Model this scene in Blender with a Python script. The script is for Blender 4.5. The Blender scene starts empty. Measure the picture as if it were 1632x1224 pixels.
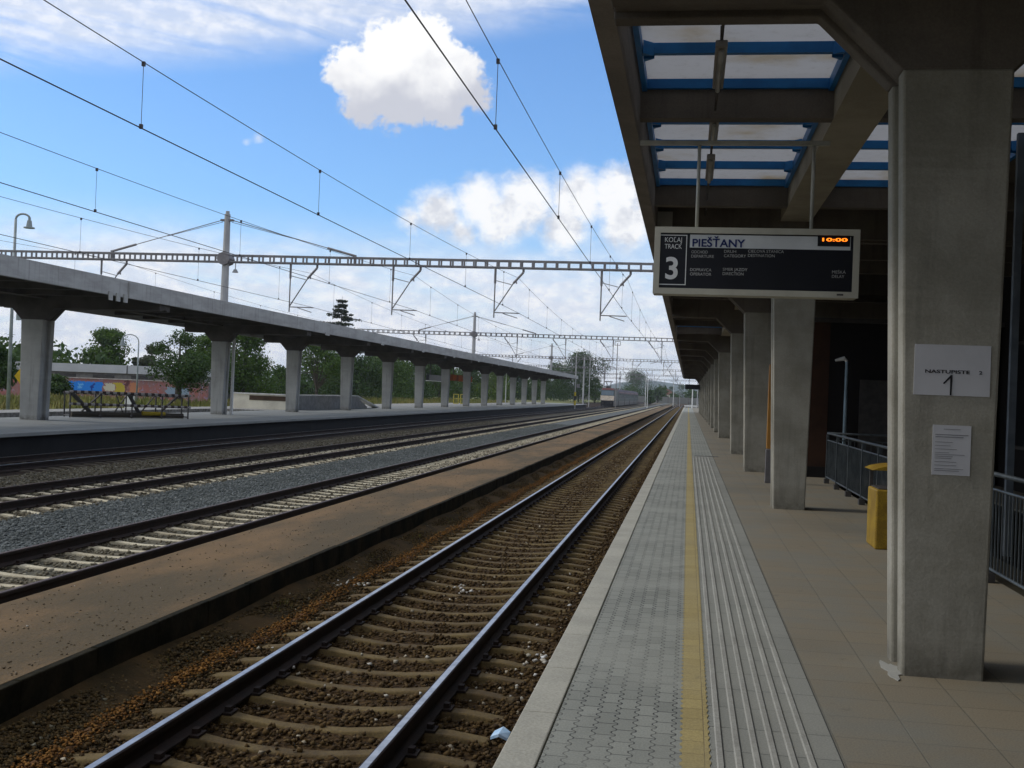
import bpy, bmesh, math, random
import numpy as np
from mathutils import Vector, Matrix
R = math.radians
random.seed(7); rng = np.random.default_rng(7)
scene = bpy.context.scene
C = bpy.data.collections.new("station"); scene.collection.children.link(C)

# ---------------------------------------------------------------- camera
F = 1800.0; W, H = 1632.0, 1224.0; CAMZ = 1.7
YAW, PIT, ROLL = R(8.8948), R(0.42), R(2.2)
cd = bpy.data.cameras.new("camera"); cam = bpy.data.objects.new("camera", cd); C.objects.link(cam)
cd.sensor_width = 36; cd.lens = F / W * 36; cd.clip_end = 20000; cd.clip_start = 0.05
RM = Matrix.Rotation(YAW, 3, 'Z') @ Matrix.Rotation(math.pi/2 + PIT, 3, 'X') @ Matrix.Rotation(ROLL, 3, 'Z')
cam.matrix_world = Matrix.Translation((0, 0, CAMZ)) @ RM.to_4x4()
scene.camera = cam
scene.render.resolution_x = 1024; scene.render.resolution_y = 768

def ray_angles(px, py):
    d = RM @ Vector(((px - 816) / F, (612 - py) / F, -1)); d.normalize()
    return math.degrees(math.atan2(d.x, d.y)), math.degrees(math.asin(d.z))

# ---------------------------------------------------------------- light, sky, exposure
SUN_EL, SUN_AZ = R(42), R(266)            # azimuth clockwise from +Y
sl = bpy.data.lights.new("sun", 'SUN'); sl.energy = 1.5; sl.angle = R(11); sl.color = (1, 0.95, 0.88)
sun = bpy.data.objects.new("sun", sl); C.objects.link(sun)
sd = Vector((math.sin(SUN_AZ)*math.cos(SUN_EL), math.cos(SUN_AZ)*math.cos(SUN_EL), math.sin(SUN_EL)))
sun.rotation_euler = sd.to_track_quat('Z', 'Y').to_euler()
scene.view_settings.view_transform = 'Standard'; scene.view_settings.look = 'None'
scene.view_settings.exposure = 0.0; scene.view_settings.gamma = 1.0

world = bpy.data.worlds.new("World"); scene.world = world; world.use_nodes = True
wt = world.node_tree; wt.nodes.clear()
class NT:
    def __init__(s, t): s.t = t
    def n(s, typ, **k):
        nd = s.t.nodes.new(typ)
        for a, v in k.items(): setattr(nd, a, v)
        return nd
    def put(s, sock, v):
        if isinstance(v, bpy.types.NodeSocket): s.t.links.new(v, sock)
        elif v is not None:
            if hasattr(sock.default_value, '__len__') and not hasattr(v, '__len__'): v = (v,)*len(sock.default_value)
            if hasattr(v, '__len__') and len(v) == 3 and len(sock.default_value) == 4: v = (*v, 1)
            sock.default_value = v
    def m(s, op, a, b=None, c=None, clamp=False):
        nd = s.n('ShaderNodeMath', operation=op, use_clamp=clamp)
        for i, v in enumerate((a, b, c)):
            if v is not None: s.put(nd.inputs[i], v)
        return nd.outputs[0]
    def smooth(s, v, a, b, lo=0.0, hi=1.0):
        nd = s.n('ShaderNodeMapRange', interpolation_type='SMOOTHSTEP')
        for i, q in enumerate((v, a, b, lo, hi)): s.put(nd.inputs[i], q)
        return nd.outputs[0]
    def mix(s, f, a, b, bt='MIX'):
        nd = s.n('ShaderNodeMix', data_type='RGBA', blend_type=bt)
        s.put(nd.inputs[0], f); s.put(nd.inputs[6], a); s.put(nd.inputs[7], b)
        return nd.outputs[2]
    def comb(s, x, y, z=0.0):
        nd = s.n('ShaderNodeCombineXYZ')
        for i, v in enumerate((x, y, z)): s.put(nd.inputs[i], v)
        return nd.outputs[0]
    def sep(s, v):
        nd = s.n('ShaderNodeSeparateXYZ'); s.put(nd.inputs[0], v); return nd.outputs
    def noise(s, vec, scale, detail=4, rough=0.55, dist=0.0, col=False):
        nd = s.n('ShaderNodeTexNoise'); s.put(nd.inputs['Vector'], vec)
        nd.inputs['Scale'].default_value = scale; nd.inputs['Detail'].default_value = detail
        nd.inputs['Roughness'].default_value = rough; nd.inputs['Distortion'].default_value = dist
        return nd.outputs[1 if col else 0]
T = NT(wt)
tc = T.n('ShaderNodeTexCoord').outputs['Generated']
sx, sy, sz = T.sep(tc)
DEG = 180 / math.pi
az = T.m('MULTIPLY', T.m('ARCTAN2', sx, sy), DEG); el = T.m('MULTIPLY', T.m('ARCSINE', sz), DEG)
sky = T.n('ShaderNodeTexSky', sky_type='NISHITA', sun_disc=False)
sky.sun_elevation = SUN_EL; sky.sun_rotation = SUN_AZ; sky.air_density = 1.0; sky.dust_density = 0.7; sky.ozone_density = 2.0
p2 = T.comb(az, el)
nA = T.m('SUBTRACT', T.noise(p2, 0.42, 6, 0.55, 0.2), 0.5)
nB = T.m('SUBTRACT', T.noise(T.comb(T.m('ADD', az, 37.0), T.m('MULTIPLY', el, 1.6)), 0.9, 6, 0.6), 0.5)
def blobs(lst):
    acc = None
    for px, py, r in lst:
        a, e = ray_angles(px, py); rr = r / 31.4
        dx = T.m('SUBTRACT', az, a); dy = T.m('SUBTRACT', el, e)
        d = T.m('SQRT', T.m('ADD', T.m('MULTIPLY', dx, dx), T.m('MULTIPLY', dy, dy)))
        v = T.m('SUBTRACT', rr, d)
        acc = v if acc is None else T.m('SMOOTH_MAX', acc, v, 0.35)
    return acc
c1 = blobs([(565,112,40),(612,86,43),(675,84,52),(724,114,41),(640,150,54),(582,165,34),(702,165,38),(660,52,22),(692,48,24),(752,145,25),(540,118,22),(768,162,12)])
c2 = blobs([(700,338,34),(765,322,36),(838,322,44),(920,318,42),(985,312,42),(1045,322,46),(925,290,20),(985,287,20),(655,350,16),(800,350,36),(900,362,36),(1000,355,38),(735,368,18),(1100,340,60)])
c3 = blobs([(412,220,8),(392,226,5)])
edge = T.m('ADD', T.m('MULTIPLY', nA, 1.7), T.m('MULTIPLY', nB, 1.0))
edge1 = T.m('ADD', edge, T.m('MULTIPLY', T.m('SUBTRACT', T.noise(p2, 2.6, 6, 0.6, 0.4), 0.5), 0.9))
m1 = T.smooth(T.m('ADD', c1, edge1), -0.3, 0.22)
m2 = T.smooth(T.m('ADD', c2, T.m('MULTIPLY', edge1, 0.7)), -0.6, 0.55, 0, 0.96)
m3 = T.smooth(T.m('ADD', c3, T.m('MULTIPLY', edge, 0.35)), -0.15, 0.3, 0, 0.7)
# high streaks, upper left
cn = T.noise(T.comb(T.m('MULTIPLY', T.m('ADD', az, T.m('MULTIPLY', el, 0.9)), 0.075), T.m('MULTIPLY', T.m('ADD', el, T.m('MULTIPLY', az, 0.09)), 0.42)), 1.0, 7, 0.58, 0.5)
elc = T.m('SUBTRACT', el, T.m('MULTIPLY', T.m('ADD', az, 34.0), 0.17))
cirr = T.m('MULTIPLY', T.smooth(cn, 0.30, 0.62), T.smooth(elc, 12.9, 15.3, 0, 0.85))
# low bank towards the horizon
ln = T.noise(T.comb(T.m('MULTIPLY', az, 0.16), T.m('MULTIPLY', el, 0.55)), 1.0, 7, 0.6, 0.2)
low = T.m('MULTIPLY', T.smooth(T.m('SUBTRACT', ln, T.m('MULTIPLY', el, 0.02)), 0.12, 0.52), T.smooth(el, 8.8, 5.2))
# clouds elsewhere round the sky
gn = T.noise(tc, 2.6, 7, 0.6, 0.2)
outside = T.m('MAXIMUM', T.smooth(az, 6.0, 22.0), T.m('MAXIMUM', T.smooth(az, -38.0, -52.0), T.smooth(el, 21.0, 30.0)))
gen = T.m('MULTIPLY', T.smooth(gn, 0.42, 0.6), outside)
thin = T.m('MAXIMUM', T.m('MAXIMUM', cirr, low), m3)
shade = T.m('ADD', T.noise(T.comb(az, T.m('ADD', el, 3.0)), 0.5, 6, 0.6), T.m('MULTIPLY', nB, 0.3))
bright = T.mix(T.smooth(shade, 0.34, 0.56), (7.3, 7.5, 8.1), (10.6, 10.6, 10.6))
thincol = T.mix(T.smooth(nB, -0.12, 0.16), (7.6, 8.2, 9.4), (10.0, 10.1, 10.5))
SKYT = T.mix(1.0, sky.outputs[0], (0.98, 1.40, 1.86), 'MULTIPLY')
skyc = T.mix(T.smooth(el, 9.5, 3.0, 0, 0.5), SKYT, (7.4, 8.6, 9.9))
colr = T.mix(thin, skyc, thincol)
colr = T.mix(m2, colr, bright)
sh1 = T.m('MULTIPLY', T.smooth(T.m('ADD', T.m('SUBTRACT', el, T.m('MULTIPLY', az, 0.22)), T.m('MULTIPLY', nA, 6.5)), 20.0, 17.0), 1.0)
colr = T.mix(m1, colr, T.mix(sh1, (10.6, 10.6, 10.6), (6.2, 6.4, 7.2)))
colr = T.mix(gen, colr, bright)
bg = T.n('ShaderNodeBackground'); T.put(bg.inputs[0], colr); bg.inputs[1].default_value = 0.1
wo = T.n('ShaderNodeOutputWorld'); wt.links.new(bg.outputs[0], wo.inputs[0])

# ---------------------------------------------------------------- helpers
class MB:
    def __init__(s): s.v = []; s.f = []
    def add(s, vs, fs):
        o = len(s.v); s.v += [tuple(v) for v in vs]; s.f += [tuple(i + o for i in f) for f in fs]
    def box(s, x0, x1, y0, y1, z0, z1):
        s.add([(x0,y0,z0),(x1,y0,z0),(x1,y1,z0),(x0,y1,z0),(x0,y0,z1),(x1,y0,z1),(x1,y1,z1),(x0,y1,z1)],
              [(0,3,2,1),(4,5,6,7),(0,1,5,4),(1,2,6,5),(2,3,7,6),(3,0,4,7)])
    def prism(s, pts, a0, a1, axis='Y'):
        n = len(pts)
        def P(p, a): return {'Y': (p[0], a, p[1]), 'X': (a, p[0], p[1]), 'Z': (p[0], p[1], a)}[axis]
        s.add([P(p, a0) for p in pts] + [P(p, a1) for p in pts],
              [tuple(range(n)), tuple(range(2*n-1, n-1, -1))] + [(i, n+i, n+(i+1) % n, (i+1) % n) for i in range(n)])
    def tube(s, a, b, r, r2=None, n=8, caps=True):
        a, b = Vector(a), Vector(b); r2 = r if r2 is None else r2
        q = (b - a).to_track_quat('Z', 'Y')
        vs = [a + q @ Vector((r*math.cos(2*math.pi*i/n), r*math.sin(2*math.pi*i/n), 0)) for i in range(n)]
        vs += [b + q @ Vector((r2*math.cos(2*math.pi*i/n), r2*math.sin(2*math.pi*i/n), 0)) for i in range(n)]
        fs = [(i, (i+1) % n, n+(i+1) % n, n+i) for i in range(n)]
        if caps: fs += [tuple(range(n-1, -1, -1)), tuple(range(n, 2*n))]
        s.add(vs, fs)
    def path(s, pts, r, n=8):
        for a, b in zip(pts, pts[1:]): s.tube(a, b, r, n=n)
    def build(s, name, mat, parent=None, smooth=False, bevel=0):
        me = bpy.data.meshes.new(name); me.from_pydata(s.v, [], s.f)
        bm = bmesh.new(); bm.from_mesh(me); bmesh.ops.recalc_face_normals(bm, faces=bm.faces); bm.to_mesh(me); bm.free()
        me.materials.append(mat)
        if smooth:
            for p in me.polygons: p.use_smooth = True
        o = bpy.data.objects.new(name, me); C.objects.link(o)
        if parent: o.parent = parent
        if bevel:
            b = o.modifiers.new('bevel', 'BEVEL'); b.width = bevel; b.segments = 2; b.limit_method = 'ANGLE'
        return o
def quick(name, mat, boxes, parent=None, bevel=0):
    m = MB()
    for b in boxes: m.box(*b)
    return m.build(name, mat, parent, bevel=bevel)
def tag(o, label=None, cat=None, group=None, kind=None):
    if label: o['label'] = label
    if cat: o['category'] = cat
    if group: o['group'] = group
    if kind: o['kind'] = kind
    return o
def empty(name, loc=(0,0,0), label=None, cat=None, group=None, rz=0):
    o = bpy.data.objects.new(name, None); C.objects.link(o); o.location = loc; o.rotation_euler.z = rz
    o.empty_display_size = 0.2
    return tag(o, label, cat, group)
def copy_tree(o, parent=None):
    c = o.copy(); C.objects.link(c); c.parent = parent
    for ch in list(o.children): copy_tree(ch, c)
    return c

MATS = {}
def mat(name, c1, c2=None, scale=3.0, rough=0.85, bump=0.0, bscale=None, metal=0.0, spec=0.3, detail=6, stretch=(1,1,1), lo=0.35, hi=0.65, fine=0.0, streak=0.0):
    if name in MATS: return MATS[name]
    m = bpy.data.materials.new(name); m.use_nodes = True; t = NT(m.node_tree); b = m.node_tree.nodes['Principled BSDF']
    b.inputs['Roughness'].default_value = rough; b.inputs['Metallic'].default_value = metal; b.inputs['Specular IOR Level'].default_value = spec
    c2 = c2 or tuple(x*0.72 for x in c1)
    pos = t.n('ShaderNodeNewGeometry').outputs['Position']
    mp = t.n('ShaderNodeMapping'); t.put(mp.inputs[0], pos); mp.inputs['Scale'].default_value = stretch
    n = t.noise(mp.outputs[0], scale, detail, 0.62)
    col = t.mix(t.smooth(n, lo, hi), c2, c1)
    if streak:
        ms = t.n('ShaderNodeMapping'); t.put(ms.inputs[0], pos); ms.inputs['Scale'].default_value = (7,7,0.45)
        col = t.mix(t.smooth(t.noise(ms.outputs[0], 1.0, 6, 0.65), 0.5, 0.72, 0, streak), col, tuple(x*0.45 for x in c2))
        mf = t.n('ShaderNodeMapping'); t.put(mf.inputs[0], pos); mf.inputs['Scale'].default_value = (0.6,0.6,9)
        col = t.mix(t.smooth(t.noise(mf.outputs[0], 1.0, 3, 0.6), 0.55, 0.7, 0, streak*0.5), col, tuple(min(1,x*1.25) for x in c1))
        zz_ = t.sep(pos)[2]; col = t.mix(t.m('MULTIPLY', t.smooth(zz_, 0.28, 0.0), t.smooth(t.noise(pos, 6, 5, 0.6), 0.35, 0.65, 0.2, 0.7)), col, (0.09,0.08,0.06))
    if fine:
        nf = t.noise(pos, 60, 3, 0.7)
        col = t.mix(t.smooth(nf, 0.3, 0.7, 0, fine), col, (0.02, 0.02, 0.018))
    t.put(b.inputs['Base Color'], col)
    if bump:
        bp = t.n('ShaderNodeBump'); bp.inputs['Strength'].default_value = bump; bp.inputs['Distance'].default_value = 0.02
        t.put(bp.inputs['Height'], t.noise(pos, bscale or scale*8, 6, 0.65)); t.put(b.inputs['Normal'], bp.outputs[0])
    MATS[name] = m
    return m
conc = mat('concrete', (0.38,0.36,0.30), (0.27,0.255,0.205), 1.3, bump=0.25, bscale=25, fine=0.15, streak=0.35)
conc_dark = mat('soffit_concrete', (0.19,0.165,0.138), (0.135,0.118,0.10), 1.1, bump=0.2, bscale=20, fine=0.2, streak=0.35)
conc_far = mat('pale_concrete', (0.42,0.42,0.395), (0.33,0.33,0.31), 0.8, bump=0.15, bscale=15, streak=0.4)
fasc = mat('fascia_concrete', (0.44,0.44,0.42), (0.34,0.335,0.32), 0.7, stretch=(1,1,4), fine=0.1, streak=0.5)
fasc_near = mat('near_fascia_concrete', (0.30,0.265,0.235), (0.22,0.195,0.175), 0.9, stretch=(1,1,4), fine=0.2)
steel_grey = mat('galvanised_steel', (0.42,0.43,0.44), (0.30,0.31,0.32), 4, rough=0.5, metal=0.3)
dark_steel = mat('dark_steel', (0.07,0.065,0.06), (0.045,0.042,0.04), 5, rough=0.6)
gantry_m = mat('gantry_paint', (0.24,0.23,0.23), (0.17,0.16,0.16), 3, rough=0.6)
mast_m = mat('mast_paint', (0.44,0.44,0.43), (0.32,0.32,0.32), 2, rough=0.6, stretch=(1,1,0.3))
wire_m = mat('wire_copper', (0.05,0.045,0.045), (0.035,0.03,0.03), 3, rough=0.5)
blue_m = mat('blue_frame', (0.02,0.20,0.52), (0.015,0.15,0.42), 3, rough=0.45)
black_m = mat('black_enamel', (0.012,0.013,0.018), (0.010,0.011,0.015), 2, rough=0.35)
white_m = mat('white_paint', (0.78,0.78,0.75), (0.68,0.68,0.66), 5, rough=0.5)
rail_side = mat('rusty_rail', (0.022,0.011,0.007), (0.012,0.007,0.005), 6, rough=0.8, bump=0.2)
rail_top = mat('polished_rail', (0.50,0.51,0.53), (0.34,0.35,0.37), 8, rough=0.36, metal=1.0)
rail_top_dull = mat('dull_rail_top', (0.10,0.06,0.045), (0.06,0.035,0.03), 8, rough=0.5, metal=0.3)

# ---------------------------------------------------------------- ground, beds
MATN = {}
def ballast_mat(name, a, b, c, sc=9.0):
    m = bpy.data.materials.new(name); m.use_nodes = True; t = NT(m.node_tree); p = m.node_tree.nodes['Principled BSDF']
    p.inputs['Roughness'].default_value = 0.95; p.inputs['Specular IOR Level'].default_value = 0.15
    pos = t.n('ShaderNodeNewGeometry').outputs['Position']
    v = t.n('ShaderNodeTexVoronoi'); t.put(v.inputs['Vector'], pos); v.inputs['Scale'].default_value = sc*2
    col = t.mix(t.sep(v.outputs['Color'])[0], a, b)
    col = t.mix(t.smooth(t.noise(pos, 0.5, 6, 0.65), 0.42, 0.66), col, c)
    t.put(p.inputs['Base Color'], col)
    bp = t.n('ShaderNodeBump'); bp.inputs['Strength'].default_value = 0.9; bp.inputs['Distance'].default_value = 0.04
    t.put(bp.inputs['Height'], v.outputs['Distance']); t.put(p.inputs['Normal'], bp.outputs[0])
    return m
ground_m = mat('earth', (0.10,0.085,0.055), (0.06,0.055,0.035), 0.3, bump=0.4, bscale=8)
grass_m = mat('grass_ground', (0.115,0.145,0.03), (0.16,0.135,0.045), 0.12, bump=0.6, bscale=6)
bed_near = ballast_mat('old_brown_ballast', (0.036,0.020,0.007), (0.075,0.043,0.014), (0.045,0.026,0.009))
bed_grey = ballast_mat('grey_ballast', (0.09,0.10,0.10), (0.16,0.175,0.175), (0.12,0.13,0.12), 10)
bed_brown = ballast_mat('tan_ballast', (0.09,0.075,0.05), (0.16,0.14,0.10), (0.10,0.095,0.07), 10)
tag(quick('ground', ground_m, [(-1700,2300,-340,4100,-1.4,-1.0)]), kind='structure')
tag(quick('grass_field', grass_m, [(-900,-31.6,-150,2200,-1.0,-0.55)]), kind='structure')
# far ground beyond the platform ends on the right
tag(quick('ballast_bed_near', bed_near, [(-4.5,-0.7,-10,560,-1.0,-0.775)]), kind='structure')
tag(quick('ballast_bed_second', bed_brown, [(-8.95,-5.7,-10,560,-1.0,-0.755)]), kind='structure')
tag(quick('ballast_bed_third', bed_grey, [(-11.0,-8.95,-10,560,-1.0,-0.75)]), kind='structure')
tag(quick('ballast_bed_far', bed_brown, [(-15.95,-11.0,-10,560,-1.0,-0.752)]), kind='structure')
tag(quick('ballast_bed_dark', ballast_mat('shaded_dark_ballast', (0.02,0.014,0.010), (0.045,0.030,0.020), (0.03,0.02,0.014)), [(-33.4,-15.95,-10,560,-1.0,-0.747)]), kind='structure')  # stained bed; shadow by the platform face is put into the colour too

# low intermediate platform between the first two tracks
lowp = mat('rusty_sand', (0.205,0.122,0.048), (0.095,0.066,0.027), 0.75, bump=0.9, bscale=22, detail=9, stretch=(1,0.35,1), lo=0.38, hi=0.62, fine=0.35)
tag(quick('low_platform', lowp, [(-5.98,-4.42,-10,330,-1.0,-0.36)]), kind='structure')
kerbm = mat('dark_mossy_kerb', (0.03,0.025,0.014), (0.010,0.010,0.006), 2.5, bump=0.8, bscale=14, spec=0.05)
mb = MB(); y = -10.0
while y < 330:
    dx = random.uniform(-0.012, 0.012); dz = random.uniform(-0.015, 0.01)
    mb.box(-4.416+dx*0.3, -4.345+dx*0.3, y+0.002, y+0.998, -1.0, -0.35+dz*0.6); y += 1.0
tag(mb.build('low_platform_kerb', kerbm, bevel=0.01), kind='structure')

# ---------------------------------------------------------------- gravel scatter (stuff)
def stones(name, label, xs, ys, zfn, size, material, keep=None, tint=None):
    n = len(xs)
    base = np.array([(1,0,0),(-1,0,0),(0,1,0),(0,-1,0),(0,0,1),(0,0,-1)], float)
    fac = np.array([(0,2,4),(2,1,4),(1,3,4),(3,0,4),(2,0,5),(1,2,5),(3,1,5),(0,3,5)])
    s = size * rng.uniform(0.5, 1.25, n)
    jit = base[None] * rng.uniform(0.6, 1.2, (n, 6, 1)) + rng.normal(0, 0.16, (n, 6, 3))
    q = rng.normal(0, 1, (n, 4)); q /= np.linalg.norm(q, axis=1)[:, None]
    w, x, y, z = q.T
    M = np.stack([1-2*(y*y+z*z), 2*(x*y-z*w), 2*(x*z+y*w), 2*(x*y+z*w), 1-2*(x*x+z*z), 2*(y*z-x*w), 2*(x*z-y*w), 2*(y*z+x*w), 1-2*(x*x+y*y)], 1).reshape(n,3,3)
    V = np.einsum('nij,nkj->nki', M, jit) * s[:, None, None]
    V[:, :, 2] *= 0.75
    V += np.stack([xs, ys, zfn + s*0.15], 1)[:, None, :]
    Fc = (fac[None] + (np.arange(n)*6)[:, None, None]).reshape(-1, 3)
    me = bpy.data.meshes.new(name); me.vertices.add(n*6); me.vertices.foreach_set('co', V.reshape(-1))
    me.loops.add(len(Fc)*3); me.loops.foreach_set('vertex_index', Fc.reshape(-1).astype(np.int32))
    me.polygons.add(len(Fc)); me.polygons.foreach_set('loop_start', (np.arange(len(Fc))*3).astype(np.int32))
    me.update(calc_edges=True); me.validate(); me.materials.append(material)
    o = bpy.data.objects.new(name, me); C.objects.link(o)
    return tag(o, label, 'gravel', kind='stuff')
def stone_mat(name, ramp):
    m = bpy.data.materials.new(name); m.use_nodes = True; t = NT(m.node_tree); p = m.node_tree.nodes['Principled BSDF']
    p.inputs['Roughness'].default_value = 0.9; p.inputs['Specular IOR Level'].default_value = 0.2
    g = t.n('ShaderNodeNewGeometry'); r = t.n('ShaderNodeValToRGB'); t.put(r.inputs[0], g.outputs['Random Per Island'])
    while len(r.color_ramp.elements) < len(ramp): r.color_ramp.elements.new(0.5)
    for e, (pp, c) in zip(r.color_ramp.elements, ramp): e.position = pp; e.color = (*c, 1)
    col = t.mix(t.smooth(t.noise(g.outputs['Position'], 0.7, 5, 0.6), 0.4, 0.65, 0, 0.5), r.outputs[0], ramp[0][1])
    t.put(p.inputs['Base Color'], col); return m
st_near = stone_mat('old_stones', [(0.0,(0.034,0.019,0.006)),(0.45,(0.072,0.042,0.013)),(0.8,(0.12,0.075,0.026)),(0.985,(0.12,0.085,0.045)),(0.996,(0.45,0.40,0.30))])
st_grey = stone_mat('fresh_stones', [(0.0,(0.085,0.095,0.09)),(0.5,(0.125,0.138,0.132)),(0.85,(0.17,0.183,0.175)),(1.0,(0.23,0.24,0.23))])
st_tan = stone_mat('tan_stones', [(0.0,(0.075,0.062,0.038)),(0.5,(0.14,0.12,0.08)),(0.85,(0.21,0.19,0.135)),(1.0,(0.30,0.28,0.22))])
def clear_sleepers(xs, ys, cx, y0, sp, half=0.12, keep=0.10):
    d = np.abs((ys - y0 + sp/2) % sp - sp/2); k = ~((d < half) & (np.abs(xs-cx) < 1.3)) | (rng.uniform(0,1,len(xs)) < keep)
    return xs[k], ys[k]
def ydist(n, a, b, p=2.2):      # denser close by
    u = rng.uniform(0, 1, n); return a + (b - a) * u**p
n = 62000; xs = rng.uniform(-4.28, -0.83, n); ys = ydist(n, 3.5, 60); xs, ys = clear_sleepers(xs, ys, -2.57, 4.0, 0.55, 0.10, 0.06); n = len(xs)
zz = -0.77 + 0.09*np.clip(np.abs(xs+2.585)-1.0, 0, 0.5) + rng.uniform(-0.01, 0.02, n)
stones('gravel', 'old dark brown gravel around the sleepers of the nearest track', xs, ys, zz, 0.026, st_near)
n = 26000; xs = rng.uniform(-8.9, -5.98, n); ys = ydist(n, 7, 80, 1.8); xs, ys = clear_sleepers(xs, ys, -7.64, 9.0, 0.6, 0.13, 0.03); n = len(xs)
stones('gravel', 'tan gravel under the second track past the low rusty strip', xs, ys, -0.747 + rng.uniform(-0.012, 0.012, n), 0.03, st_tan)
n = 46000; xs = rng.uniform(-11.1, -8.8, n); ys = ydist(n, 10, 90, 1.6); xs, ys = clear_sleepers(xs, ys, -12.46, 16.0, 0.6); n = len(xs)
stones('gravel', 'fresh grey gravel between the second and third tracks', xs, ys, -0.75 + 0.04*np.exp(-((xs+10.4)/0.6)**2)+ rng.uniform(-0.012, 0.015, n), 0.028, st_grey)
n = 22000; xs = rng.uniform(-15.9, -11.0, n); ys = ydist(n, 14, 90, 1.4); xs, ys = clear_sleepers(xs, ys, -12.46, 16.0, 0.6); n = len(xs)
stones('gravel', 'tan gravel under and beyond the third track', xs, ys, -0.745 + rng.uniform(-0.012, 0.015, n), 0.042, st_tan)
n = 60; xs = np.where(rng.uniform(0,1,n)<0.45, rng.normal(-1.25,0.14,n), rng.uniform(-4.1,-1.0,n)); ys = np.where(rng.uniform(0,1,n)<0.5, rng.normal(9.3,0.6,n), ydist(n,4.5,16))
xs = np.clip(xs, -4.2, -0.9)
pale_m = stone_mat('pale_stones', [(0,(0.30,0.27,0.2)),(0.5,(0.5,0.47,0.4)),(1.0,(0.7,0.7,0.68))])
stones('pebbles', 'scattered pale pebbles on the dark ballast of the nearest track', xs, ys, np.full(n,-0.725), 0.026, pale_m)
# rusty ridge of debris beside the kerb
rust_m = mat('rust_dust', (0.17,0.075,0.02), (0.09,0.045,0.014), 3, bump=0.6, bscale=40, fine=0.3)
mb = MB(); N = 420; prev = None
for i in range(N+1):
    yy = 4 + (i/N)**1.7*80; w = 0.06 + 0.02*math.sin(yy*2.1) + 0.015*math.sin(yy*7.3+1); xc = -3.93 + 0.035*math.sin(yy*1.3)
    prev_new = [(xc-w, yy, -0.79), (xc-w*0.4, yy, -0.705+0.012*math.sin(yy*9)), (xc+w*0.5, yy, -0.725+0.012*math.sin(yy*11+2)), (xc+w, yy, -0.79)]
    if prev:
        mb.add(prev + prev_new, [(0,1,5,4),(1,2,6,5),(2,3,7,6)])
    prev = prev_new
tag(mb.build('rust_strip', rust_m, smooth=True), 'orange rust coloured debris strip along the dark kerb of the nearest track', 'debris', kind='stuff')

mb = MB(); prev = None
for i in range(520):
    yy = 2 + (i/519)**1.8*230; q = lambda a, b: 0.018*math.sin(yy*a+b)
    cur = [(-4.35, yy, -0.57+q(1.7,0)), (-4.2, yy, -0.625+q(3.1,1)), (-4.05, yy, -0.68+q(2.3,2)), (-3.88, yy, -0.745+q(5.3,1)*0.6), (-3.72, yy, -0.79)]
    if prev: mb.add(prev+cur, [(k, k+1, k+6, k+5) for k in range(4)])
    prev = cur
verge_m = mat('dark_verge', (0.085,0.052,0.020), (0.035,0.025,0.010), 1.8, bump=0.8, bscale=30, fine=0.3, spec=0.05)
tag(mb.build('verge', verge_m, smooth=True), kind='structure')
n = 30000; ys = ydist(n, 4, 60, 2.0); xs = rng.uniform(-4.28, -3.75, n); vz = np.interp(xs, [-4.35,-4.2,-4.05,-3.88,-3.72], [-0.57,-0.625,-0.68,-0.735,-0.785])
stones('verge_stones', 'dark mossy grit on the sloping verge below the low platform kerb', xs, ys, vz, 0.02, stone_mat('verge_grit', [(0,(0.03,0.021,0.008)),(0.5,(0.075,0.05,0.018)),(0.85,(0.13,0.08,0.028)),(0.99,(0.09,0.07,0.03)),(1.0,(0.3,0.28,0.2))]))
n = 9000; ys = ydist(n, 4, 70, 1.9); xs = -3.93 + 0.035*np.sin(ys*1.3) + rng.normal(0, 0.055, n); vz = np.interp(xs, [-4.305,-4.2,-4.05,-3.88,-3.72], [-0.59,-0.625,-0.68,-0.70,-0.76])
stones('rust_grit', 'orange rusty grit strip running along the verge of the nearest track', xs, ys, vz, 0.016, stone_mat('rust_grit', [(0,(0.08,0.035,0.008)),(0.5,(0.17,0.078,0.016)),(0.9,(0.25,0.12,0.026)),(1.0,(0.28,0.15,0.04))]))
n = 1500; xs = rng.uniform(-5.9, -4.45, n); ys = ydist(n, 7, 60, 1.8)
stones('grit', 'small loose stones lying on the rusty low platform', xs, ys, np.full(n, -0.358), 0.011, stone_mat('grit_stones', [(0,(0.06,0.045,0.03)),(0.7,(0.16,0.12,0.07)),(0.97,(0.22,0.18,0.12)),(1.0,(0.45,0.42,0.36))]))
# ---------------------------------------------------------------- tracks
def sleeper_bm(cx, y, z, mid=0.05):
    mb = MB(); w = 0.125
    xs_ = [-1.29, -1.0, -0.62, -0.45, -0.25, 0, 0.25, 0.45, 0.62, 1.0, 1.29]; zs = [-0.035, 0, 0, -0.45*mid, -0.85*mid, -mid, -0.85*mid, -0.45*mid, 0, 0, -0.035]
    vs = []; fs = []
    for x, dz in zip(xs_, zs):
        wt_ = w*0.85 if abs(x) < 0.5 else w
        vs += [(cx+x, y-wt_, z-0.16), (cx+x, y-wt_*0.55, z+dz), (cx+x, y+wt_*0.55, z+dz), (cx+x, y+wt_, z-0.16)]
    for i in range(len(xs_)-1):
        a = i*4; fs += [(a+j, a+(j+1) % 4, a+4+(j+1) % 4, a+4+j) for j in range(4)]
    fs += [(0,1,2,3), tuple(len(vs)-4+j for j in (3,2,1,0))]
    mb.add(vs, fs); return mb
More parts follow.
